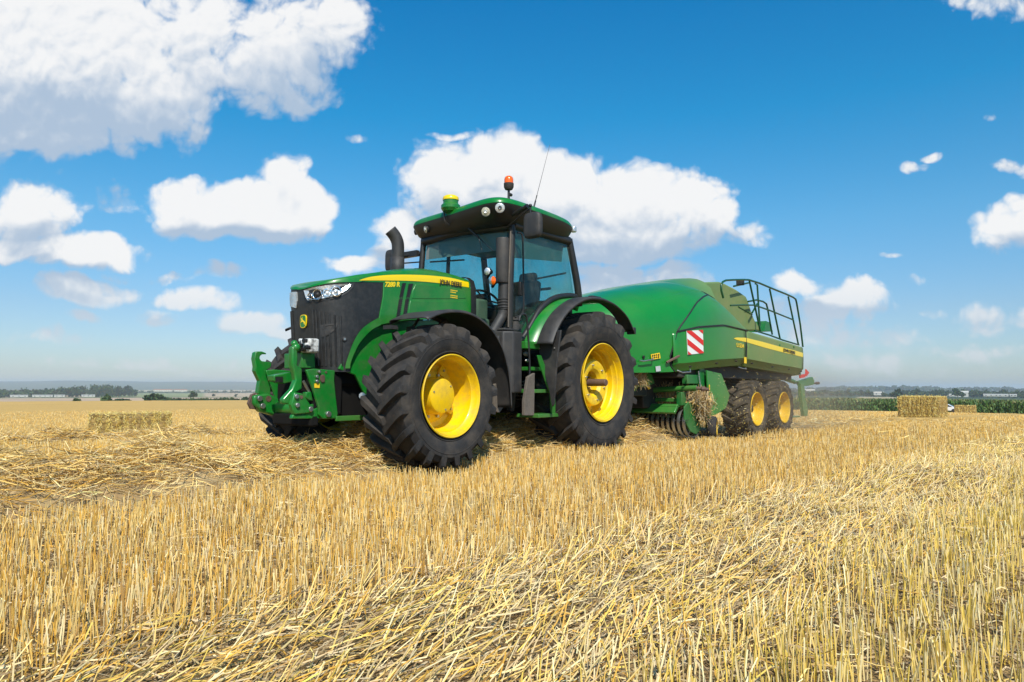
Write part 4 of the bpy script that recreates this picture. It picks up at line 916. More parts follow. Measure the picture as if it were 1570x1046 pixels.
# railings
RL=[]
rr_=.019
def rail(pts,name='railing',y=1.22,r_=rr_,k=0,par=None):
    P_=[bq(a,b,y=y) for a,b in pts]; m=MB(); m.tube(cm(P_,4) if k else P_,r_,8); return m.build(name,'rail_green',par or BR,smooth=60)
RA=empty('railing'); RA.parent=BR
rail([(1109,457),(1106,446),(1105.5,438),(1108,432.5),(1113,430),(1125,429.3),(1140,429),(1148,429.3),(1165,434.5),(1185,443),(1205,451),(1216,456),(1220,459),(1221.5,465),(1227,498),(1231,532)],'top_rail',k=0,par=RA)
rail([(1120,468.5),(1140,468),(1157,468),(1180,476),(1216,490.5)],'middle_rail',par=RA,r_=.016)
rail([(1157,507),(1180,514),(1200,521.5),(1225,529)],'foot_rail',par=RA,r_=.016)
for a,b in (((1149,431),(1166,509)),((1180,443),(1196,520)),((1208.5,455),(1224,528))): rail([a,b],'post',par=RA,r_=.018)
for pts in ([(1158,435),(1161,437),(1165,500)],[(1147,462.5),(1160,460),(1170,462.5),(1175,466),(1177,474),(1184,513)],[(1125,439),(1147,434)],[(1153,480),(1161,466)]):
    rail(pts,'ladder_rail',y=.75,par=RA,r_=.019)
m=MB(); p=bq(1135,433.5,y=1.1); m.box(p,(.12,.12,.10)); m.build('rear_work_light','dark_iron',RA,bevel=.01)
# chassis and running gear
m=MB(); m.b2((-6.3,-.62,.55),(-1.0,.62,1.35)); m.b2((-6.3,-1.15,1.05),(-1.2,1.15,1.28)); m.b2((-3.2,.62,.62),(-2.4,.9,1.2)); m.b2((-5.6,-.9,.50),(-3.5,.9,.62)); m.b2((-1.0,-.6,.95),(.1,.6,1.5))
m.build('bale_chamber','dark_iron',BR,bevel=.02)
for s in (1,-1):
    for x in (-3.82,-5.20):
        w=empty('wheel',(x,1.14*s,.495)); w.parent=BR
        tyre(w,.535,.52,.30,18,.028,s,K=.30,material='rubber_dusty')
        m=MB(); m.lathe([(.215*s,.292),(.238*s,.298),(.246*s,.306),(.24*s,.314),(.225*s,.31)],40); m.lathe([(.24*s,.295),(.19*s,.282),(.10*s,.275),(.06*s,.255),(.02*s,.22),(.03*s,.12),(.06*s,.10),(.07*s,.07)],40); m.build('rim','baler_yellow',w,smooth=40)
        m=MB(); m.lathe([(.02*s,.075),(.13*s,.07),(.14*s,.055),(.145*s,.001)],20); bolts(m,8,.15,.05*s,.014,.04*s); m.build('hub','dark_iron',w,smooth=30)
m=MB()
for x in (-3.82,-5.2): m.tube([(x,-.9,.495),(x,.9,.495)],.07,12)
for s in (1,-1): m.b2((-5.3,.74*s-.05,.42),(-3.7,.74*s+.05,.60))
m.build('axles','dark_iron',BR)
m=MB(); m.prism(xz(bq,[(1084,568),(1106,573),(1119,606),(1113,626),(1099,635.5),(1090,638),(1086,600)],1.28),1.28,1.25); m.build('side_skirt','baler_green',BR,bevel=.006)
m=MB(); m.b2((-1.98,1.02,.55),(-1.80,1.22,1.22)); m.b2((-1.9,1.10,.95),(-1.4,1.2,1.10)); m.prism(xz(bq,[(1070,566),(1084,568),(1086,605),(1078,604)],1.18),1.20,1.14); m.build('pickup_frame','baler_frame',BR,bevel=.01)
m=MB(); p=bq(1089,594,y=1.3); m.box((p.x,1.285,p.z),(.03,.004,.09)); m.build('amber_reflector','label_yellow',BR)
m=MB()
for i in range(14): a=i/13; m.sphere(Vector((-1.72,1.24,1.15)).lerp(Vector((-1.80,1.24,.82)),a),.014,6)
m.build('chain','steel',BR)
# pickup
PU=empty('pickup'); PU.parent=BR
m=MB(); m.tube([(-1.28,.10,.80),(-1.30,-.0,.80),(-1.34,.3,.825),(-1.36,.8,.86),(-1.40,1.36,.885)],.045,12); m.tube([(-1.28,.1,.8),(-1.2,0,.74),(-1.1,-.1,.55)],.045,10); m.build('press_bar','green',PU,smooth=60)
m=MB(); m.tube([(-1.40,1.34,.885),(-1.44,1.55,.86)],.028,8); m.sphere((-1.42,1.46,.87),.045,8); m.build('bar_pin','rust',PU)
m=MB(); m.b2((-1.44,-1.05,.655),(-1.38,1.12,.715)); m.build('roller_bar','green',PU,bevel=.008)
m=MB(); m.slab([(-1.30,-1.1,.595),(-1.30,1.10,.595),(-1.22,1.10,.57),(-1.18,1.10,.46),(-1.18,-1.1,.46),(-1.22,-1.1,.57)][0:2]+[(-1.18,1.10,.46),(-1.18,-1.1,.46)],.05); m.b2((-1.36,-1.1,.57),(-1.22,1.1,.60)); m.build('crop_guard','green',PU,bevel=.01)
m=MB()
for i in range(26):
    y=-1.2+i*.095; pts=[(-1.60+.0+.30*math.cos(a),y,.33+.25*math.sin(a)) for a in np.linspace(-2.2,1.9,16)]
    m.tube(pts,.016,6,sq=(1.8,.5))
m.each('tine_band','steel',PU,smooth=60)
m=MB()
for i in range(26):
    y=-1.15+i*.095
    for a in (-.6,.2,-1.5): m.tube([(-1.6+.22*math.cos(a),y,.33+.22*math.sin(a)),(-1.6+.40*math.cos(a-.15),y,.33+.40*math.sin(a-.15))],.005,4)
m.lathe([(-1.25,.15),(1.2,.15)],16,c=(-1.6,0,.33)); m.build('tines','dark_iron',PU)
m=MB(); m.prism([(-1.30,.58),(-1.45,.66),(-1.70,.62),(-1.85,.42),(-1.85,.2),(-1.7,.12),(-1.48,.18),(-1.30,.36)],-1.20,-1.17); m.build('end_plate','baler_frame',PU,bevel=.008)
m=MB(); m.prism([(-1.30,.58),(-1.45,.66),(-1.70,.62),(-1.85,.42),(-1.85,.2),(-1.7,.12),(-1.48,.18),(-1.30,.36)],1.20,1.17); (lambda *a: None)([(-1.30,.58),(-1.45,.66),(-1.70,.62),(-1.85,.42),(-1.85,.2),(-1.7,.12),(-1.48,.18),(-1.30,.36)],-1.20,-1.17); m.b2((-1.45,1.05,.60),(-1.30,1.15,.82)); m.build('end_plate','baler_frame',PU,bevel=.008)
gw=empty('gauge_wheel',(-2.12,1.28,.215),.36); gw.parent=BR
m=MB(); m.lathe([(-.07,.12),(-.08,.16),(-.06,.19),(0,.20),(.06,.19),(.08,.16),(.07,.12)],28); m.build('tyre','rubber',gw,smooth=50)
m=MB(); m.lathe([(.07,.122),(.075,.13),(.05,.118),(.02,.10),(.015,.05),(.05,.04),(.055,.001)],24); m.build('rim','yellow',gw,smooth=40)
m=MB(); m.tube([(-2.12,1.22,.225),(-2.0,1.2,.5),(-1.85,1.18,.62)],.03,8); m.b2((-2.02,1.16,.40),(-1.88,1.27,.60)); m.tube([(-1.98,1.26,.55),(-1.98,1.26,.66)],.02,8); m.shift((2.12,-1.30,-.225)).build('wheel_bracket','baler_frame',gw)
# tongue and front gear
m=MB(); m.b2((-1.2,-.16,.62),(1.0,.16,.86)); m.prism([(.1,1.12),(.35,.98),(.5,.7),(.2,.62),(-.8,.7),(-.9,1.1)],.42,.38); m.prism([(.1,1.12),(.35,.98),(.5,.7),(.2,.62),(-.8,.7),(-.9,1.1)],-.42,-.38)
m.prism(xz(bq,[(960,585),(968,570),(983,562),(1000,575),(1004,588),(992,593),(978,594),(975,600),(962,602)],.80),.80,.76); m.build('drawbar','green',BR,bevel=.01)
m=MB(); p=bq(978,578,y=.82); m.box((p.x,.812,p.z),(.055,.01,.10)); p=bq(992,585,y=.85); m.tube([bq(988,581,y=.85),bq(995,596,y=.85)],.02,8); m.build('yellow_decal','label_yellow',BR)
m=MB(); m.b2((-.95,-.7,.75),(-.35,.72,1.12)); m.tube([(-.3,.0,.95),(1.2,0,.75)],.06,12); m.build('gearbox','black',BR,bevel=.02)
m=MB()
for i in range(6):
    y=.3+.09*i; m.tube(cm([(-.2,y,1.05),(-.3,y+.05,.93),(-.6,y+.1,.96),(-.8,y+.12,.88)],4),.011,6)
m.tube([(-.5,.75,.98),(-.5,.80,.98)],.03,10); m.tube([(-.62,.75,1.14),(-.62,.83,1.14)],.035,10); m.each('hose','steel',BR)
# rear end
m=MB(); m.b2((-6.75,-.2,.85),(-6.3,.75,1.15)); m.prism(xz(bq,[(1222,585),(1244,578),(1247,584),(1246,590),(1236,592),(1226,592)],.9),.93,.85); m.tube([(-6.5,.9,1.1),(-7.2,.9,1.02)],.05,8); m.tube([(-6.6,.6,.95),(-7.3,.6,.80)],.045,8)
m.build('chute_frame','baler_frame',BR,bevel=.01)
m=MB(); m.prism(xz(bq,[(1226,588),(1231,587),(1233,612),(1237,626),(1236,638),(1231,638),(1229,622),(1227,606)],.95),.98,.90); m.b2((-7.45,.3,.22),(-6.8,.92,.25)); m.tube([(-6.6,.5,.6),(-7.4,.7,.3)],.03,8); m.build('ladder_arm','green',BR,bevel=.006)
m=MB(); a=bq(1246,588,y=.9); b=bq(1255,587.5,y=.9); m.tube([a,a.lerp(b,.6),a.lerp(b,.62),b],[.022,.022,.035,.035],10); m.build('chute_pin','rust',BR)
m=MB(); m.slab([bq(1236,566,y=1.0),bq(1241,571.5,y=1.0),bq(1237,577,y=1.0),bq(1235.5,576,y=1.0)],.02,(0,1,0)); m.slab([bq(1227,575,y=1.15),bq(1235,573.5,y=1.15),bq(1235,578.5,y=1.15),bq(1227.5,580,y=1.15)],.03,(0,1,0)); m.each('tail_light','red',BR)
m=MB(); 
for s in (1,): m.tube([(-5.9,.95*s,.95),(-6.6,.95*s,.75)],.04,8); m.tube([(-6.0,.9*s,1.1),(-6.0,.9*s,.6)],.05,8)
m.build('rear_brace','baler_frame',BR)
# ================================================================== land
LEFT=([0,9,14,22,28,60,200,250,420,500,800,1500,3000,5000,6500,8000,9500,20000],[0,0,-.16,-.60,-.90,-1.50,-3.0,-4.6,-8.6,-9.6,-12.6,-21.5,-26,-25,8,34,20,-250])
RIGHT=([0,9,18,38,60,100,150,300,420,800,1500,2500,4000,6000,20000],[0,0,-.08,-.46,-1.0,-2.05,-3.55,-5.7,-8.0,-11,-15,-19,-9,-30,-300])
def land(x,y):
    x=np.asarray(x,float); y=np.asarray(y,float); r=np.hypot(x,y); az=np.degrees(np.arctan2(x,y))
    k=np.clip((az+20)/30,0,1); k=k*k*(3-2*k); k=np.where(np.abs(az)>90,.5,k)
    zl_=np.interp(r,*LEFT); zr_=np.interp(r,*RIGHT); z=zl_*(1-k)+zr_*k
    b=.018*np.sin(x*1.7+y*.9)+.014*np.sin(x*.8-y*2.1+1)+.01*np.sin(3.3*x+2.6*y)
    z=z+b*np.clip(r/3,0,1)*(r<400)
    far=np.clip((r-5500)/2000,0,1); z=z+far*(7*np.sin(az*.21+1)+4*np.sin(az*.6+2)+1.5*np.sin(az*1.7))
    mid=np.clip((r-2600)/1000,0,1)*(1-far)*k; z=z+mid*(3.0*np.sin(az*.5)+2*np.sin(az*1.3+1)+1.2*np.sin(az*3.1))
    return z
def landz(x,y): return float(land(x,y))
def gp(px,r_):
    d=ray(px,592); v=Vector((d.x,d.y,0)).normalized()*r_; return Vector((v.x,v.y,landz(v.x,v.y)))
def edge_r(az):                          # where the stubble field ends
    k=np.clip((az+20)/30,0,1); return 200*(1-k)+150*k
az=np.concatenate([np.arange(-180,-50,4),np.arange(-50,50,.35),np.arange(50,180,4)]); na=len(az)
k_=np.clip((az+20)/30,0,1); er=edge_r(az)
rs=[.3,.8]+list(np.arange(1.2,12,.3))+list(np.geomspace(12,140,60)); rows=[np.full(na,a) for a in rs]
for f_ in (.72,.8,.88,.94,.98,.999): rows.append(er*0+f_*er if f_>.75 else np.maximum(145,er*f_)*0+er*.76)
for f_ in (1.0015,1.05,1.12,1.2,1.3,1.45,1.6,1.8,2.0): rows.append(er*f_)
for a in np.geomspace(420,20000,90): rows.append(np.full(na,a))
rows=np.array(rows); rows=np.sort(rows,axis=0); AZ=np.broadcast_to(az,rows.shape)
X=rows*np.sin(np.radians(AZ)); Y=rows*np.cos(np.radians(AZ)); Z=land(X,Y)
nr=rows.shape[0]; V_=np.stack([X,Y,Z],-1).reshape(-1,3)
f=[]
for i in range(nr-1):
    for j in range(na):
        j2=(j+1)%na; f.append((i*na+j,i*na+j2,(i+1)*na+j2,(i+1)*na+j))
cen=len(V_); V_=np.vstack([V_,[[0,0,0]]]); f+= [(cen,(j+1)%na,j) for j in range(na)]
me=bpy.data.meshes.new('field'); me.from_pydata(V_.tolist(),[],f); me.update()
# land use colours beyond the field edge
col=np.ones((len(V_),4)); RR=np.append(rows.reshape(-1),0); AA=np.append(AZ.reshape(-1),0)
er_=edge_r(AA); fld=(RR<er_*1.0005)
kk=np.clip((AA+20)/30,0,1); wob=np.sin(AA*1.3)*.5+np.sin(AA*.37+2)
c=np.zeros((len(V_),3))+np.array([.40,.32,.17])
def zone(mask,cl): c[mask]=cl
L_=kk<.5
zone(L_&(RR>er_)&(RR<430)&(AA<-27),(.06,.16,.025)); zone(L_&(RR>er_)&(RR<430)&(AA>=-27),(.40,.31,.17))
zone(L_&(RR>=430)&(RR<1050),(.46,.33,.22)); zone(L_&(RR>=1050)&(RR<1450),(.10,.13,.05)); zone(L_&(RR>=1450)&(RR<2600)&(wob>0),(.43,.32,.20)); zone(L_&(RR>=1450)&(RR<2600)&(wob<=0),(.22,.24,.10))
zone(L_&(RR>=2600),(.05,.075,.04)); zone(L_&(RR>=3200)&(RR<4200),(.42,.34,.22)); zone((~L_)&(RR>er_)&(RR<420),(.10,.13,.04)); zone((~L_)&(RR>=420)&(RR<1200),(.055,.08,.03)); zone((~L_)&(RR>=600)&(RR<1200)&(AA>26.2)&(AA<28.6),(.42,.33,.19)); zone((~L_)&(RR>=1200),(.035,.055,.03)); zone((~L_)&(RR>=1900)&(RR<2300)&(wob>.2),(.40,.32,.2))
zone(RR>7000,(.03,.05,.045))
col[:,:3]=c; a_=me.color_attributes.new('Land','FLOAT_COLOR','POINT'); a_.data.foreach_set('color',col.astype(np.float32).reshape(-1))
a_=me.attributes.new('isfield','FLOAT','POINT'); a_.data.foreach_set('value',fld.astype(np.float32))
me.polygons.foreach_set('use_smooth',[True]*len(me.polygons))
fm=bpy.data.materials.new('field'); fm.use_nodes=True; t=fm.node_tree; pb=t.nodes['Principled BSDF']; tc_=N(t,'ShaderNodeTexCoord')
la=N(t,'ShaderNodeAttribute',attribute_name='Land'); fa=N(t,'ShaderNodeAttribute',attribute_name='isfield')
mp=N(t,'ShaderNodeMapping'); mp.inputs['Rotation'].default_value=(0,0,R(-46)); t.links.new(tc_.outputs['Object'],mp.inputs[0])
n_a=noise(t,tc_.outputs['Object'],30,6,.7); n_b=noise(t,mp.outputs[0],.35,6,.6); 
mp2=N(t,'ShaderNodeMapping'); mp2.inputs['Scale'].default_value=(.05,1.1,1); t.links.new(mp.outputs[0],mp2.inputs[0]); n_c=noise(t,mp2.outputs[0],1.0,5,.6)
n_d=noise(t,tc_.outputs['Object'],4,6,.75)
s1=MIXC(t,SMOOTH(t,n_a.outputs[0],.35,.7),(.12,.078,.035,1),(.50,.34,.15,1))
s2=MIXC(t,SMOOTH(t,n_d.outputs[0],.3,.7),(.44,.27,.08,1),(.66,.44,.15,1))
s3=MIXC(t,SMOOTH(t,n_c.outputs[0],.35,.65),(.86,.84,.80,1),(1.08,1.06,1.02,1))
geo=N(t,'ShaderNodeAttribute',attribute_name='litter')
sf=MIXC(t,geo.outputs['Fac'],s1,s2); sf=MIXC(t,1.0,sf,s3,'MULTIPLY')
n_e=noise(t,tc_.outputs['Object'],.02,6,.7); lv=MIXC(t,1.0,la.outputs['Color'],MIXC(t,SMOOTH(t,n_e.outputs[0],.3,.7),(.75,.75,.75,1),(1.25,1.25,1.25,1)),'MULTIPLY')
t.links.new(MIXC(t,fa.outputs['Fac'],lv,sf),pb.inputs['Base Color']); pb.inputs['Roughness'].default_value=.9; pb.inputs['Specular IOR Level'].default_value=.15
bn=N(t,'ShaderNodeBump'); bn.inputs['Strength'].default_value=.7; bn.inputs['Distance'].default_value=.03; t.links.new(n_a.outputs[0],bn.inputs['Height']); t.links.new(bn.outputs[0],pb.inputs['Normal'])
a_=me.attributes.new('litter','FLOAT','POINT'); a_.data.foreach_set('value',np.clip((RR-14)/22,0,1).astype(np.float32))
me.materials.append(fm); fo=bpy.data.objects.new('field',me); C.objects.link(fo); tag(fo,'harvested stubble field reaching back to hedges and far wooded hills','field',kind='structure')
# ---- straw
PAL=np.array([[.76,.48,.12],[.78,.53,.17],[.74,.41,.06],[.81,.62,.28],[.81,.64,.34],[.60,.34,.06],[.77,.54,.19],[.42,.24,.07]])
BRN=np.array([[.38,.25,.10],[.30,.19,.08],[.50,.35,.17],[.62,.46,.24],[.24,.16,.08],[.42,.29,.14],[.68,.52,.28]])
PALR=np.array([[.76,.55,.17],[.79,.61,.27],[.76,.54,.10],[.62,.43,.09],[.81,.68,.37]])
def pick(pal,n,j=.08):
    c=pal[RNG.integers(0,len(pal),n)]*(1+RNG.normal(0,j,(n,1))); return np.clip(c,0.02,.9)
def straws(name,B,D,Ln,Wd,colr,sides=3,taper=.8,bend=None,parent=None):
    """one mesh of straight or once bent stalks. B base, D unit direction, Ln length, Wd width"""
    n=len(B); up=np.where(np.abs(D[:,2:3])>.9,np.array([[1.,0,0]]),np.array([[0,0,1.]])); U=np.cross(D,up); U/=np.linalg.norm(U,axis=1,keepdims=True)+1e-9; W=np.cross(U,D)
    ph=RNG.uniform(0,2*math.pi,n); levels=[B]; 
    if bend is not None:
        mid=B+D*(Ln*.55)[:,None]; D2=D+bend; D2/=np.linalg.norm(D2,axis=1,keepdims=True); levels+= [mid,mid+D2*(Ln*.45)[:,None]]
    else: levels+=[B+D*Ln[:,None]]
    k=len(levels); vs=[]
    for li,P_ in enumerate(levels):
        w=(Wd*.5*(1-(1-taper)*li/(k-1)))[:,None]
        for s in range(sides):
            a=ph+2*math.pi*s/sides if sides>2 else ph+math.pi*s
            vs.append(P_+(U*np.cos(a)[:,None]+W*np.sin(a)[:,None])*w)
    Vv=np.stack(vs,1).reshape(-1,3); per=k*sides; base=(np.arange(n)*per)[:,None]
    F_=[]
    for li in range(k-1):
        for s in range(sides if sides>2 else 1):
            s2=(s+1)%sides; F_.append(np.concatenate([base+li*sides+s,base+li*sides+s2,base+(li+1)*sides+s2,base+(li+1)*sides+s],1))
    F_=np.stack(F_,1).reshape(-1,4)
    me=bpy.data.meshes.new(name); me.vertices.add(len(Vv)); me.vertices.foreach_set('co',Vv.astype(np.float32).reshape(-1))
    me.loops.add(F_.size); me.loops.foreach_set('vertex_index',F_.astype(np.int32).reshape(-1)); me.polygons.add(len(F_)); me.polygons.foreach_set('loop_start',(np.arange(len(F_))*4).astype(np.int32)); me.polygons.foreach_set('loop_total',np.full(len(F_),4,np.int32)) if False else None
    me.update(calc_edges=True); a=me.color_attributes.new('Col','FLOAT_COLOR','POINT'); cc_=np.ones((n,per,4),np.float32); cc_[:,:,:3]=colr[:,None,:]; a.data.foreach_set('color',cc_.reshape(-1))
    me.polygons.foreach_set('use_smooth',[False]*len(F_)); me.materials.append(MT['straw']); o=bpy.data.objects.new(name,me); C.objects.link(o); o.parent=parent; return o
def join_stuff(objs,name):
    base=objs[0]
    bm=bmesh.new()
    for o in objs: bm.from_mesh(o.data)
    me=bpy.data.meshes.new(name); bm.to_mesh(me); bm.free(); me.materials.append(MT['straw'])
    for o in objs: d=o.data; bpy.data.objects.remove(o); bpy.data.meshes.remove(d)
    r=bpy.data.objects.new(name,me); C.objects.link(r); return r
TFn,TLn,TOn=np.array(TF)[:2],np.array(TL)[:2],np.array(TO)[:2]; BFn,BLn,BOn=np.array(BF)[:2],np.array(BL)[:2],np.array(BO)[:2]
def tcoord(x,y): p=np.stack([x,y],1)-TOn; return p@TFn,p@TLn
def bcoord(x,y): p=np.stack([x,y],1)-BOn; return p@BFn,p@BLn
DIR=np.array([math.cos(R(46)),math.sin(R(46))])
def across(x,y): return (x+.94)*DIR[1]-(y-2.64)*DIR[0]
def along(x,y): return (x+.94)*DIR[0]+(y-2.64)*DIR[1]
def scatter(r0,r1,dens,half=None):
    half=half or (80.0 if r1<=7 else 58.0 if r1<=14 else 48.0)
    A=(r1*r1-r0*r0)*math.radians(half); n=int(A*dens); r=np.sqrt(RNG.uniform(r0*r0,r1*r1,n)); a=np.radians(RNG.uniform(-half,half,n)); return r*np.sin(a),r*np.cos(a)
def snap_rows(x,y,sp=.125,j=.022):
    c=across(x,y); c2=np.round(c/sp)*sp+RNG.normal(0,j,len(c)); d=c2-c; return x+d*DIR[1],y-d*DIR[0]
def n2(x,y,s,ph=0): return (np.sin(x*s+1.3*y*s*.7+ph)+np.sin(-x*s*.6+y*s*1.1+2+ph)+np.sin(x*s*1.7-y*s*1.3+ph*2))/3
parts_=[]
def stubble(r0,r1,dens,wmul,sides,name):
    x,y=scatter(r0,r1,dens)
    if r1>40: k=RNG.random(len(x))<np.clip(1.35-np.hypot(x,y)/70,.12,1); x,y=x[k],y[k]
    x,y=snap_rows(x,y,j=.019 if r1<13 else .03)
    tx,ty=tcoord(x,y); bx,by=bcoord(x,y)
    c=across(x,y)+.16*n2(x,y,1.3)+RNG.normal(0,.10,len(x))
    keep=~((np.abs(ty)<.95)&(tx>-3)&(tx<30))
    for wx in (0,2.925): keep&=~((np.abs(tx-wx)<.30)&(np.abs(np.abs(ty)-.91)<.36))
    keep&=~((np.abs(by)<1.45)&(bx<.3)&(bx>-7.0)); keep&=~((tx<-3)&(np.abs(by)<1.3))
    w2=(np.abs(ty+9.3)<.85); keep&=~w2
    trk=(c>.02)&(c<1.30+.12*n2(x,y,.9,1)); keep&=~(trk&(RNG.random(len(x))<.45))
    x,y,c,trk=x[keep],y[keep],c[keep],trk[keep]; n=len(x)
    z=land(x,y); h=RNG.normal(.142,.018,n)+.012*n2(x,y,2.1); h=np.clip(h,.08,.26)*(1-.35*np.clip((np.hypot(x,y)-12)/20,0,1))
    low=RNG.random(n)<.12; h=np.where(low,h*.6,h)
    la_=np.abs(RNG.normal(0,.10,n)); th_=RNG.uniform(0,2*math.pi,n)
    # flattened in the wheel track
    edge=np.clip(np.minimum(c,1.3-c)/.25,0,1); la_=np.where(trk,np.clip(RNG.normal(1.12,.28,n),.15,1.5)*(.35+.65*edge),la_); th_=np.where(trk,R(46)+RNG.normal(.10,.50,n)+.5*n2(x,y,3.1),th_)
    flop=(~trk)&(RNG.random(n)<.05); la_=np.where(flop,RNG.uniform(.4,1.3,n),la_)
    h=np.where(trk,h*RNG.uniform(.75,1.25,n),h)
    D=np.stack([np.sin(la_)*np.cos(th_),np.sin(la_)*np.sin(th_),np.cos(la_)],1)
    zz=z-.01+np.where(trk,RNG.uniform(0,.05,n),0)
    B=np.stack([x,y,zz],1); cl=pick(PAL,n); rt=c>1.25; cl[rt]=pick(PALR,int(rt.sum())); tk=np.where(trk)[0]; cl[tk]=pick(np.vstack([PAL,PALR,PAL[[1,6]],BRN[[2,3,6]]]),len(tk))
    w=RNG.uniform(.0038,.0072,n)*wmul*(.7+.3*np.clip(np.hypot(x,y)/10,1,8)/1)
    bend=RNG.normal(0,.10,(n,3)); 
    return straws(name,B,D,h,w,cl,sides=sides,taper=.85,bend=bend if r1<13 else None)
parts_.append(stubble(.5,5,820,.88,3,'a')); parts_.append(stubble(5,12,760,.88,3,'b')); parts_.append(stubble(12,26,260,.95,3,'c')); parts_.append(stubble(26,85,40,1.2,2,'d'))
st_=join_stuff(parts_,'stubble'); tag(st_,'upright golden cut cereal stubble with a flattened wheel track across it','stubble',kind='stuff')
# fallen straw, chaff and leaf bits between the stalks
parts_=[]
def litter(r0,r1,dens,ln0,ln1,zh,wm,pal,sides=2,only=None):
    x,y=scatter(r0,r1,dens); c=across(x,y)+.1*n2(x,y,1.7)
    if only=='track': k=(c>-.15)&(c<1.45); x,y,c=x[k],y[k],c[k]
    tx,ty=tcoord(x,y); k=~((np.abs(ty)<.3)&(tx>-1)&(tx<4)); x,y=x[k],y[k]; n=len(x)
    th_=RNG.uniform(0,2*math.pi,n) if only!='track' else R(46)+RNG.normal(0,.6,n)
    el=RNG.normal(0,.16,n) if only!='track' else RNG.normal(.10,.16,n)
    D=np.stack([np.cos(el)*np.cos(th_),np.cos(el)*np.sin(th_),np.sin(el)],1); Ln=RNG.uniform(ln0,ln1,n)
    B=np.stack([x,y,land(x,y)+RNG.uniform(.004,zh,n)],1)-D*(Ln*.5)[:,None]*0
    return straws('l',B,D,Ln,RNG.uniform(.003,.0075,n)*wm,pick(pal,n,.14),sides=sides,bend=RNG.normal(0,.3,(n,3)))
BRN=np.array([[.40,.28,.13],[.34,.23,.11],[.50,.37,.20],[.60,.47,.27],[.28,.20,.11],[.44,.32,.17],[.66,.52,.30]])
parts_.append(litter(.5,5,900,.02,.10,.035,1.0,BRN)); parts_.append(litter(5,12,260,.03,.14,.04,1.4,BRN)); parts_.append(litter(.5,6,80,.05,.17,.07,.95,np.vstack([PAL,BRN]),3)); parts_.append(litter(12,30,20,.1,.3,.1,2.0,PAL))
parts_.append(litter(.5,7,420,.05,.17,.07,.95,np.vstack([PAL,PALR,BRN]),3,'track')); parts_.append(litter(7,22,120,.08,.2,.07,1.2,PALR,3,'track'))
lt=join_stuff(parts_,'fallen_straw'); tag(lt,'loose chaff and fallen straw lying on the soil between the stubble','straw',kind='stuff')
# windrows
def windrow(name,label,y0,x0,x1,h,hw,n,wm,lmin=.12,lmax=.42):
    xs_=RNG.uniform(x0,x1,n); v=np.clip(RNG.normal(0,.42,n),-1,1); 
    hh=h*(1+.25*np.sin(xs_*2.3+1)+.18*np.sin(xs_*5.1)+.1*np.sin(xs_*11)); prof=(1-v*v)**.8*hh
    ys=y0+v*hw*(1+.12*np.sin(xs_*1.7)); P2=TOn+xs_[:,None]*TFn+ys[:,None]*TLn
    z=land(P2[:,0],P2[:,1])+prof*RNG.uniform(.55,1.05,n)+.01
    th_=RNG.uniform(0,2*math.pi,n); el=RNG.normal(0,.22,n); D=np.stack([np.cos(el)*np.cos(th_),np.cos(el)*np.sin(th_),np.sin(el)],1); Ln=RNG.uniform(lmin,lmax,n)
    B=np.stack([P2[:,0],P2[:,1],z],1)-D*(Ln*.5)[:,None]
    pal=np.vstack([PAL,PAL[[3,6]],[[.36,.24,.10],[.42,.30,.15],[.50,.38,.2]]])
    a=straws('w',B,D,Ln,RNG.uniform(.004,.008,n)*wm,pick(pal,n,.14),sides=3,bend=RNG.normal(0,.35,(n,3)))
    # dense heart of the row
    gx=np.linspace(x0,x1,int((x1-x0)/.12)); gv=np.linspace(-1,1,15); vv=[];ff=[]
    for i,xx in enumerate(gx):
        for j,g_ in enumerate(gv):
            hh_=h*(1+.25*math.sin(xx*2.3+1)+.18*math.sin(xx*5.1)+.1*math.sin(xx*11)); p=TOn+xx*TFn+(y0+g_*hw*(1+.12*math.sin(xx*1.7)))*TLn
            vv.append((p[0],p[1],landz(p[0],p[1])+max(0,(1-g_*g_))**.8*hh_*.66-.02+random.uniform(-.015,.015)))
    for i in range(len(gx)-1):
        for j in range(14): q=i*15+j; ff.append((q,q+1,q+16,q+15))
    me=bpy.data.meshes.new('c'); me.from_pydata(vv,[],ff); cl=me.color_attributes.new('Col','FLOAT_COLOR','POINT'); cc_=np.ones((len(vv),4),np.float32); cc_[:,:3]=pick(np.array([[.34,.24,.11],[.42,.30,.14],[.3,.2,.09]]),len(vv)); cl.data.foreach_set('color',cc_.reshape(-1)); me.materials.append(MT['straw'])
    b=bpy.data.objects.new('c',me); C.objects.link(b); o=join_stuff([a,b],name); tag(o,label,'windrow',kind='stuff'); return o
windrow('windrow','raked row of loose straw running out from under the tractor to the left',0.0,-3.1,15,.34,1.05,50000,.92,.10,.33)
windrow('windrow','lower raked row of loose straw farther back, beside the long bale',-9.3,-16,24,.24,.95,34000,1.6,.15,.42)
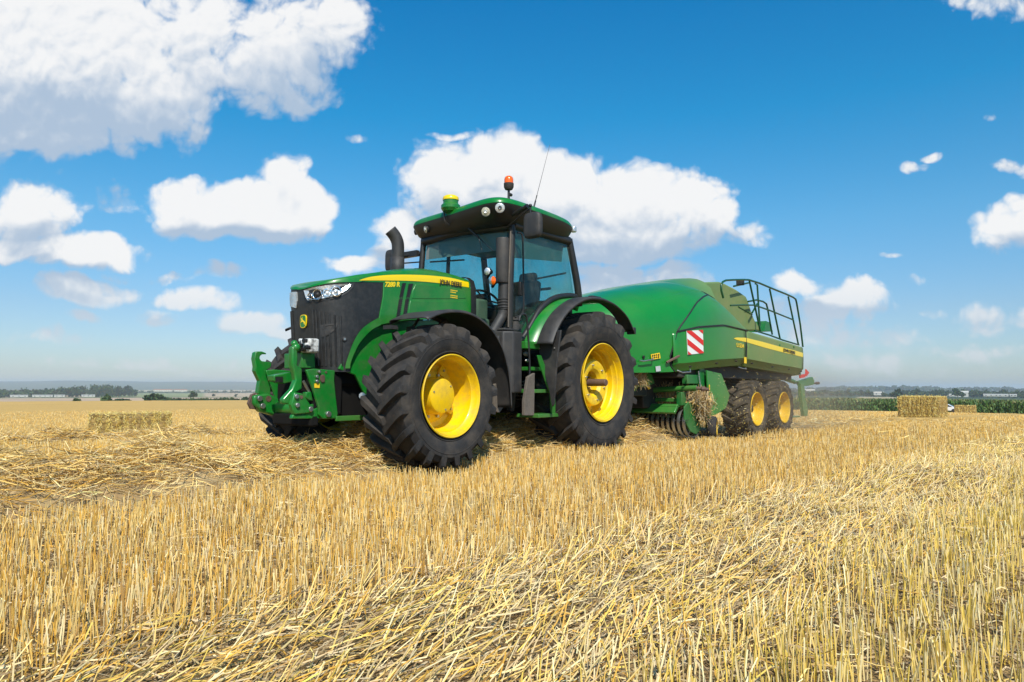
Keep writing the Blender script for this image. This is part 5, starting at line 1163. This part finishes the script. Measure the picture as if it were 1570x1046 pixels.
# straw being picked up
def wad(name,label,fr,c_,sz,n,parent=None):
    O_,F_,L_=fr; P_=RNG.normal(0,.42,(n,3)); P_/=np.maximum(1,np.linalg.norm(P_,axis=1,keepdims=True)); P_*=np.array(sz); P_+=np.array(c_)
    Wd_=np.array(O_)+P_[:,:1]*np.array(F_)+P_[:,1:2]*np.array(L_)+P_[:,2:]*np.array([0,0,1.]); D=RNG.normal(0,1,(n,3)); D[:,2]=-np.abs(D[:,2])*1.6-.4; D/=np.linalg.norm(D,axis=1,keepdims=True); Ln=RNG.uniform(.12,.34,n)
    o=straws(name,Wd_-D*(Ln*.5)[:,None],D,Ln,RNG.uniform(.005,.009,n),pick(np.vstack([PAL[[0,1,5,7]],BRN,BRN]),n,.14),sides=3,bend=RNG.normal(0,.3,(n,3))); tag(o,label,'straw',kind='stuff'); return o
wad('straw_wad','bunch of straw hanging off the outer end of the pickup',(BO,BF,BL),(-1.78,1.26,.60),(.17,.10,.25),1100)
wad('straw_feed','straw gathered up on the pickup behind the green bars',(BO,BF,BL),(-1.62,.35,.66),(.24,1.2,.26),2600)
wad('straw_tuft','small tuft of straw caught on the hoses at the baler front',(BO,BF,BL),(-.45,.85,1.02),(.16,.14,.05),160)
# chaff thrown up round the baler wheels
n=2200; P_=np.stack([RNG.uniform(-7.4,-1.2,n),RNG.normal(1.45,.45,n),np.abs(RNG.normal(.25,.5,n))+.05],1); P_=P_[(P_[:,2]<1.35)&(P_[:,1]>1.0)]; n=len(P_)
W_=np.array(BO)+P_[:,:1]*np.array(BF)+P_[:,1:2]*np.array(BL)+P_[:,2:]*np.array([0,0,1.]); D=RNG.normal(0,1,(n,3)); D/=np.linalg.norm(D,axis=1,keepdims=True)
o=straws('chaff',W_,D,RNG.uniform(.008,.035,n),RNG.uniform(.002,.005,n),pick(PALR,n),sides=2); tag(o,'bits of chaff flying in the air beside the baler wheels','chaff',kind='stuff')
# ---- bales
def bale(name,label,pos,rot,Ls,Ws,Hs,n,wm):
    b=empty(name,pos,rot,label=label,cat='straw bale',group='rectangular straw bales on the field')
    nx,nz,ny=34,14,16; m=MB()
    def disp(p):
        x,y,z=p; fl=abs(math.sin(x*math.pi/(Ls/8)+.9*math.sin(x*2.7+z*1.5)))**.6*.07-.05; q=Vector((x*7,y*7,z*7)); 
        from mathutils import noise as NZ
        d=NZ.noise(q)*.03+fl; s=Vector((x/(Ls/2),y/(Ws/2),(z-Hs/2)/(Hs/2))); a=max(range(3),key=lambda k:abs(s[k])); v=Vector((x,y,z)); v[a]+=math.copysign(d,s[a]) ; return tuple(v)
    bm=bmesh.new(); bmesh.ops.create_cube(bm,size=1); bmesh.ops.subdivide_edges(bm,edges=bm.edges[:],cuts=26,use_grid_fill=True)
    for v in bm.verts: v.co=Vector(disp((v.co.x*Ls,v.co.y*Ws,(v.co.z+.5)*Hs)))
    me=bpy.data.meshes.new('core'); bm.to_mesh(me); bm.free(); cl=me.color_attributes.new('Col','FLOAT_COLOR','POINT'); cc_=np.ones((len(me.vertices),4),np.float32); cc_[:,:3]=pick(np.array([[.26,.17,.05],[.34,.23,.07],[.18,.12,.04]]),len(me.vertices),.15); cl.data.foreach_set('color',cc_.reshape(-1)); me.materials.append(MT['straw'])  # core coloured darker than the straw, painting the shade inside the flake gaps
    o=bpy.data.objects.new('bale_body',me); C.objects.link(o); o.parent=b
    P_=RNG.uniform(-.5,.5,(n,3)); f_=RNG.choice(3,n,p=[.16,.5,.34]); s_=np.where(RNG.random(n)<.5,-1,1); P_[np.arange(n),f_]=.5*s_; P_=P_*np.array([Ls,Ws,Hs])+np.array([0,0,Hs/2]); gap=(np.abs(np.sin(P_[:,0]*math.pi/(Ls/8)+.9*np.sin(P_[:,0]*2.7+P_[:,2]*1.5)))<.30+.2*np.sin(P_[:,0]*5))&(f_!=0)&(RNG.random(n)<.85); P_,f_,s_=P_[~gap],f_[~gap],s_[~gap]; n=len(P_); D=RNG.normal(0,1,(n,3))*np.array([.55,1,1]); D[np.arange(n),f_]*=.35; D[np.arange(n),f_]+=s_*RNG.uniform(0,.25,n); D/=np.linalg.norm(D,axis=1,keepdims=True); P_[np.arange(n),f_]+=s_*(.012+np.abs(np.sin(P_[:,0]*math.pi/(Ls/8)+.9*np.sin(P_[:,0]*2.7+P_[:,2]*1.5)))**.6*.07-.05)*(f_!=0); Ln=RNG.uniform(.06,.22,n)
    straws('loose_straw',P_-D*(Ln*.4)[:,None],D,Ln,RNG.uniform(.005,.009,n)*wm,pick(np.array([[.80,.58,.15],[.84,.65,.22],[.70,.49,.11],[.86,.71,.32],[.50,.34,.08]]),n,.16),sides=3,parent=b)
    m=MB()
    for i in range(6):
        y=-Ws/2+Ws*(i+.5)/6; e=.045; m.tube([(-Ls/2-e,y,.02),(-Ls/2-e,y,Hs+e),(Ls/2+e,y,Hs+e),(Ls/2+e,y,.02)],.004,4)
    m.build('twine','label_yellow' if False else 'straw_twine',b,smooth=0); return b
mat('straw_twine',(.55,.40,.14),.7)
p=gp(202,28); bale('straw_bale','long low straw bale lying alone on the open field left of the tractor',(p.x,p.y,p.z+.02),math.atan2(-p.x,p.y)+.09,2.45,1.1,.76,6500,1.4)
p=gp(1413,38); bale('straw_bale','large straw bale right of the baler, standing in front of the tall green maize',(p.x,p.y,p.z-.03),-math.atan2(p.x,p.y)-.34,1.72,1.05,.98,6500,1.5)
p=gp(1478.5,100); bale('straw_bale','small distant straw bale at the maize edge, right of the large bale',(p.x,p.y,p.z),-math.atan2(p.x,p.y)-.1,2.1,.9,.86,900,5)
# ---- distant vegetation
mat('leaf_far',(.028,.055,.018),.8,attr='Col',spec=.2); mat('leaf_corn',(.05,.10,.02),.6,attr='Col',spec=.3); mat('bark',(.06,.045,.03),.9)
def cards(P_,size,colr,name,material,parent=None,flat=None,asp=1.0):
    n=len(P_); A=RNG.normal(0,1,(n,3)); A/=np.linalg.norm(A,axis=1,keepdims=True); Bv=RNG.normal(0,1,(n,3)); Bv-=A*(A*Bv).sum(1,keepdims=True); Bv/=np.linalg.norm(Bv,axis=1,keepdims=True)
    if flat is not None: Bv=Bv*(1-flat)+np.array([0,0,1.])*flat; Bv/=np.linalg.norm(Bv,axis=1,keepdims=True)
    s=size[:,None] if hasattr(size,'__len__') else size
    V4=np.stack([P_-A*s/asp-Bv*s,P_+A*s/asp-Bv*s*.6,P_+A*s*.7/asp+Bv*s,P_-A*s*.8/asp+Bv*s*.8],1).reshape(-1,3)
    F_=(np.arange(n)[:,None]*4+np.arange(4)); me=bpy.data.meshes.new(name); me.vertices.add(len(V4)); me.vertices.foreach_set('co',V4.astype(np.float32).reshape(-1)); me.loops.add(F_.size); me.loops.foreach_set('vertex_index',F_.astype(np.int32).reshape(-1)); me.polygons.add(n); me.polygons.foreach_set('loop_start',(np.arange(n)*4).astype(np.int32)); me.update(calc_edges=True)
    a=me.color_attributes.new('Col','FLOAT_COLOR','POINT'); cc_=np.ones((n,4,4),np.float32); cc_[:,:,:3]=colr[:,None,:]; a.data.foreach_set('color',cc_.reshape(-1)); me.materials.append(MT[material]); o=bpy.data.objects.new(name,me); C.objects.link(o); o.parent=parent; return o
GP_=np.array([[.030,.060,.020],[.022,.045,.016],[.045,.080,.024],[.055,.085,.03],[.018,.036,.016]])
def crown_pts(c_,w,h,n):
    k=max(4,int(n/60)); cc_=RNG.normal(0,.34,(k,3)); cc_/=np.maximum(1,np.linalg.norm(cc_,axis=1,keepdims=True)/.75); i=RNG.integers(0,k,n); P_=cc_[i]+RNG.normal(0,.17,(n,3)); P_*=np.array([w/2,w/2,h/2]); return P_+np.array(c_),i
def woods(name,label,cat,spots,n=110):
    PP=[];SS=[];CC=[]
    for (p,w,h) in spots:
        P_,i=crown_pts((p.x,p.y,p.z+h*.52),w*1.25,h*1.15,n); PP.append(P_); SS.append(np.full(n,w*.085)*RNG.uniform(.6,1.4,n)); base=GP_[RNG.integers(0,5)]; CC.append(np.clip(base*(1+RNG.normal(0,.2,(n,1))),.01,.3))
    o=cards(np.vstack(PP),np.concatenate(SS),np.vstack(CC),name,'leaf_far'); tag(o,label,cat,kind='stuff'); return o
rnd=random.Random(5)
sp_=[]
for i in range(620):
    px=rnd.uniform(-330,207); hh=interp(px,[-130,60,110,150,200,207],[12,14,19,23,20,13])*rnd.uniform(.75,1.05); sp_.append((gp(px,rnd.uniform(1430,1650)),rnd.uniform(9,16),hh))
woods('woodland','dark wooded belt on the horizon at the left of the picture','woodland',sp_)
sp_=[]
for i in range(240):
    px=rnd.uniform(200,700) if i<120 else rnd.uniform(-100,700); sp_.append((gp(px,rnd.uniform(2400,2700)),rnd.uniform(9,18),rnd.uniform(5,11)))
woods('tree_belt','thin hazy line of far trees between the tan fields on the left','tree belt',sp_,60)
sp_=[]
for i in range(560):
    px=rnd.uniform(1150,1950); d=1250+350*rnd.random(); hh=interp(px,[1150,1250,1330,1345,1360,1380,1500,1570],[9,10,10,4,6,12,12,12])*rnd.uniform(.6,1.1); sp_.append((gp(px,d),rnd.uniform(8,15),hh))
for i in range(400):
    px=rnd.uniform(1150,1950); sp_.append((gp(px,rnd.uniform(3400,4000)),rnd.uniform(25,45),rnd.uniform(10,17)))
woods('woodland','dark line of trees on the horizon behind the maize at the right','woodland',sp_,90)
# hedge at the foot of the field, with bushes
sp_=[(gp(rnd.uniform(236,366),rnd.uniform(400,415)),rnd.uniform(3,5),rnd.uniform(1.6,2.5)) for i in range(130)]
woods('hedge','low dark hedge along the far edge of the stubble, left of the tractor','hedge',sp_,60)
def tree(px,r_,w,h,label,bush=False):
    p=gp(px,r_); t_=empty('bush' if bush else 'tree',p,0,label=label,cat='bush' if bush else 'tree',group='bushes along the far field edge' if bush else 'trees standing in the far fields')
    m=MB(); m.tube([(0,0,-.5),(0,0,h*.25),(w*.03,0,h*.6)],[h*.03,h*.024,h*.01],7)
    for i in range(4): a=i*1.6; m.tube([(0,0,h*.28),(math.cos(a)*w*.22,math.sin(a)*w*.22,h*.55)],[h*.014,h*.006],5)
    m.build('stem' if bush else 'trunk','bark',t_,smooth=60)
    n=500; P_,i=crown_pts((0,0,h*(.5 if bush else .58)),w*1.2,h*(1.1 if bush else .95),n); tone=GP_[RNG.integers(0,5)]; cards(P_,w*.07*RNG.uniform(.6,1.4,n),np.clip(tone*(1+RNG.normal(0,.22,(n,1)))*np.where(i%3==0,1.35,.95)[:,None],.01,.3),'foliage' if bush else 'crown','leaf_far',parent=t_)
tree(232,408,8.5,5.0,'broad dark tree at the left end of the low hedge')
tree(297,700,7.0,7.2,'rounded dark tree alone on the tan field above the low hedge')
tree(327,1100,5.5,4.5,'small bush-like tree on the tan field, right of the rounded tree')
tree(162,330,5.0,3.3,'light green rounded bush on the field edge, in front of the woodland',True)
tree(120,330,3.2,2.4,'yellowish bush leftmost on the far field edge',True)
tree(186,350,5.5,2.0,'flat dark bush between the light green bush and the hedge',True)
tree(245,407,6.0,4.1,'second dark tree, growing against the broad tree at the hedge')
tree(256,408,4.5,3.6,'slim tree rising from the hedge, right of the two dark ones')
tree(377,404,6.0,3.0,'dark bush at the field edge just left of the front linkage',True)
tree(362,1300,6,5,'tiny far tree just right of the hedge end',False)
tree(1353,1150,8,7,'small dark tree in the gap of the treeline, left of the large bale')
tree(1376,900,13,11,'wide dark tree touching the left side of the large bale')
tree(1468,1050,14,12,'tall pale green tree right of the large bale')
# maize
n1_,n2_=24000,38000
def corn_pts(n,r0f,r1f,z0,z1):
    px=RNG.uniform(1100,2050,n); q=np.array([[ray(a,592).x,ray(a,592).y] for a in px]); q/=np.linalg.norm(q,axis=1,keepdims=True); r_=RNG.uniform(r0f,r1f,n); x=q[:,0]*r_; y=q[:,1]*r_; return np.stack([x,y,land(x,y)+RNG.uniform(z0,z1,n)],1)
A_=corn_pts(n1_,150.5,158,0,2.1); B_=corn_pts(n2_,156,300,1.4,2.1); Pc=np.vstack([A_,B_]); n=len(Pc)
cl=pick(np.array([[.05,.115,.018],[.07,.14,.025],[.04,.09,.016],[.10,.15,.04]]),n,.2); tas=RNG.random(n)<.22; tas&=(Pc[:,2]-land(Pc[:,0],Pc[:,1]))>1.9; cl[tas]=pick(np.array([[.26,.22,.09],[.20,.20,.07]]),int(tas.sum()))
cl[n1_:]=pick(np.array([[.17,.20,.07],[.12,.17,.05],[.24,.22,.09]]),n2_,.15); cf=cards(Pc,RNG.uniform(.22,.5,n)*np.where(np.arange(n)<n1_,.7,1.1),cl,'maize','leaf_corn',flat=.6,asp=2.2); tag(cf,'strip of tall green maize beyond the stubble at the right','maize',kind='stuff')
# farm buildings, glasshouses and a parked car far off
mat('far_white',(.50,.48,.43),.7); mat('far_roof',(.30,.13,.08),.8); mat('far_wall',(.55,.50,.42),.8); mat('car_white',(.75,.75,.76),.25,coat=.6); mat('car_glass',(.02,.025,.03),.1)
def house(px,r_,w,d,h,label,name='farm_building',roofm='far_roof',wallm='far_wall',rh=None,dz=0):
    p=gp(px,r_); dd=ray(px,592); az_=-math.atan2(dd.x,dd.y); b=empty(name,(p.x,p.y,p.z+dz),az_,label=label,cat='building'); rh=rh or h*.4
    m=MB(); m.b2((-w/2,-d/2,0),(w/2,d/2,h)); m.build('wall',wallm,b,smooth=0)
    m=MB(); m.slab([(-w/2-.3,-d/2-.3,h),(w/2+.3,-d/2-.3,h),(w/2+.3,0,h+rh),(-w/2-.3,0,h+rh)],.2); m.slab([(-w/2-.3,0,h+rh),(w/2+.3,0,h+rh),(w/2+.3,d/2+.3,h),(-w/2-.3,d/2+.3,h)],.2); m.add([(-w/2,-d/2,h),(-w/2,d/2,h),(-w/2,0,h+rh)],[(0,1,2)]); m.add([(w/2,-d/2,h),(w/2,d/2,h),(w/2,0,h+rh)],[(0,1,2)]); m.build('roof',roofm,b,smooth=0)
    k=max(2,int(w/6))
    for i in range(k): m=MB(); xx=-w/2+(i+.5)*w/k; m.b2((xx-.7,-d/2-.05,h*.35),(xx+.7,-d/2-.01,h*.75)); m.build('window','car_glass',b,smooth=0)
    return b
G1='long low white glasshouse '
for px,w,l in ((30,22,G1+'leftmost below the woodland, by the picture edge'),(66,26,G1+'below the woodland, second from the picture edge'),(92,14,'short white glasshouse, rightmost of the three below the woodland'),(136,18,'small pale barn with a white roof below the tallest part of the woodland')):
    house(px,1290,w,10,2.6,l,'glasshouse','far_white','far_white',.8,dz=1.0)
for px,r_,w,l in ((250,2350,50,'pale group of far houses right of the woodland end'),(277,2350,36,'tiny pale house with a red roof above the rounded dark tree')): house(px,r_,w,12,5,l,dz=6)
for px,r_,w,h,l in ((1238,1500,26,8,'pale barn in the dusty air just right of the baler'),(1347,1250,14,4,'tan roofed building in the treeline, left of the wide dark tree'),(1475,1150,14,6,'white gabled house, tallest of the buildings in the right treeline'),(1519,1200,18,2.5,'low white roof in the right treeline, left of another one'),(1537,1200,13,2.5,'low white roof, middle of the three at the right end'),(1553,1200,8,2.5,'smallest white roof, nearest the right picture edge')):
    house(px,r_,w,9,h,l,roofm='far_white' if h!=4 else 'far_wall',wallm='far_white',dz=2.5 if h<6 else 1.5)
house(1461,1180,10,9,2.6,'low white shed at the foot of the tall pale green tree',roofm='far_white',wallm='far_white',dz=2)
p=gp(1448,141); CR=empty('parked_car',p,R(-33)-.1+math.pi,label='white car half hidden behind the large straw bale at the maize edge',cat='car')
m=MB(); m.prism([(-2.1,.3),(-2.1,.75),(-1.95,.9),(-1.3,.95),(-.6,1.38),(.9,1.42),(1.6,1.0),(2.05,.92),(2.1,.6),(2.1,.3)],-.85,.85); m.build('body','car_white',CR,bevel=.08,seg=3)
m=MB(); 
for s in (1,-1): m.prism([(-1.15,.96),(-.55,1.32),(.85,1.35),(1.4,1.0)],.84*s,.865*s)
m.slab([(-1.28,-.7,.98),(-1.28,.7,.98),(-.66,.62,1.36),(-.66,-.62,1.36)],.03,(-1,0,.6)); m.build('window','car_glass',CR,smooth=0)
for x in (-1.3,1.3):
    for s in (1,-1):
        m=MB(); m.lathe([(.70*s,.2),(.74*s,.32),(.86*s,.32),(.88*s,.2),(.87*s,.001)],20,c=(x,0,.32)); m.build('wheel','rubber',CR,smooth=40)
# ---- haze over the plain
hb_=MB(); hb_.b2((-16000,-16000,-340),(16000,16000,52)); hm=bpy.data.materials.new('haze'); hm.use_nodes=True; t=hm.node_tree; t.nodes.clear(); o_=N(t,'ShaderNodeOutputMaterial'); v_=N(t,'ShaderNodeVolumePrincipled')
v_.inputs['Color'].default_value=(.93,.97,1,1); v_.inputs['Density'].default_value=1.7e-4; v_.inputs['Anisotropy'].default_value=.2; t.links.new(v_.outputs[0],o_.inputs['Volume'])
hz_=hb_.build('haze',hm,None,smooth=0); tag(hz_,'thin blue summer haze over the far plain','haze',kind='stuff')

du_=MB(); du_.sphere(tuple(BO+BF*(-5.6)+BL*1.3+Vector((0,0,.55))),1.0,24,(1,1,1)); dm=bpy.data.materials.new('dust'); dm.use_nodes=True; t=dm.node_tree; t.nodes.clear(); o_=N(t,'ShaderNodeOutputMaterial'); v_=N(t,'ShaderNodeVolumePrincipled')
c_=BO+BF*(-5.6)+BL*1.3+Vector((0,0,.55))
du_.v=[((v[0]-c_.x),(v[1]-c_.y),(v[2]-c_.z)) for v in du_.v]
v_.inputs['Color'].default_value=(.78,.66,.50,1); v_.inputs['Anisotropy'].default_value=.3
tc_=N(t,'ShaderNodeTexCoord'); ln=N(t,'ShaderNodeVectorMath',operation='LENGTH'); t.links.new(tc_.outputs['Object'],ln.inputs[0]); nz=noise(t,tc_.outputs['Object'],2.2,3,.6)
de=M(t,'MULTIPLY',M(t,'POWER',SMOOTH(t,ln.outputs['Value'],1.0,.1),1.3),M(t,'MULTIPLY_ADD',nz.outputs[0],.9,-.12,clamp=True)); t.links.new(M(t,'MULTIPLY',de,.5),v_.inputs['Density']); t.links.new(v_.outputs[0],o_.inputs['Volume'])
do_=du_.build('dust',dm,None,smooth=0); do_.location=c_; do_.rotation_euler=(0,0,BROT); do_.scale=(4.6,2.0,1.35); tag(do_,'pale brown dust drifting behind and beside the baler wheels','dust',kind='stuff')
try: dm.cycles.volume_step_rate=2.0
except Exception: pass
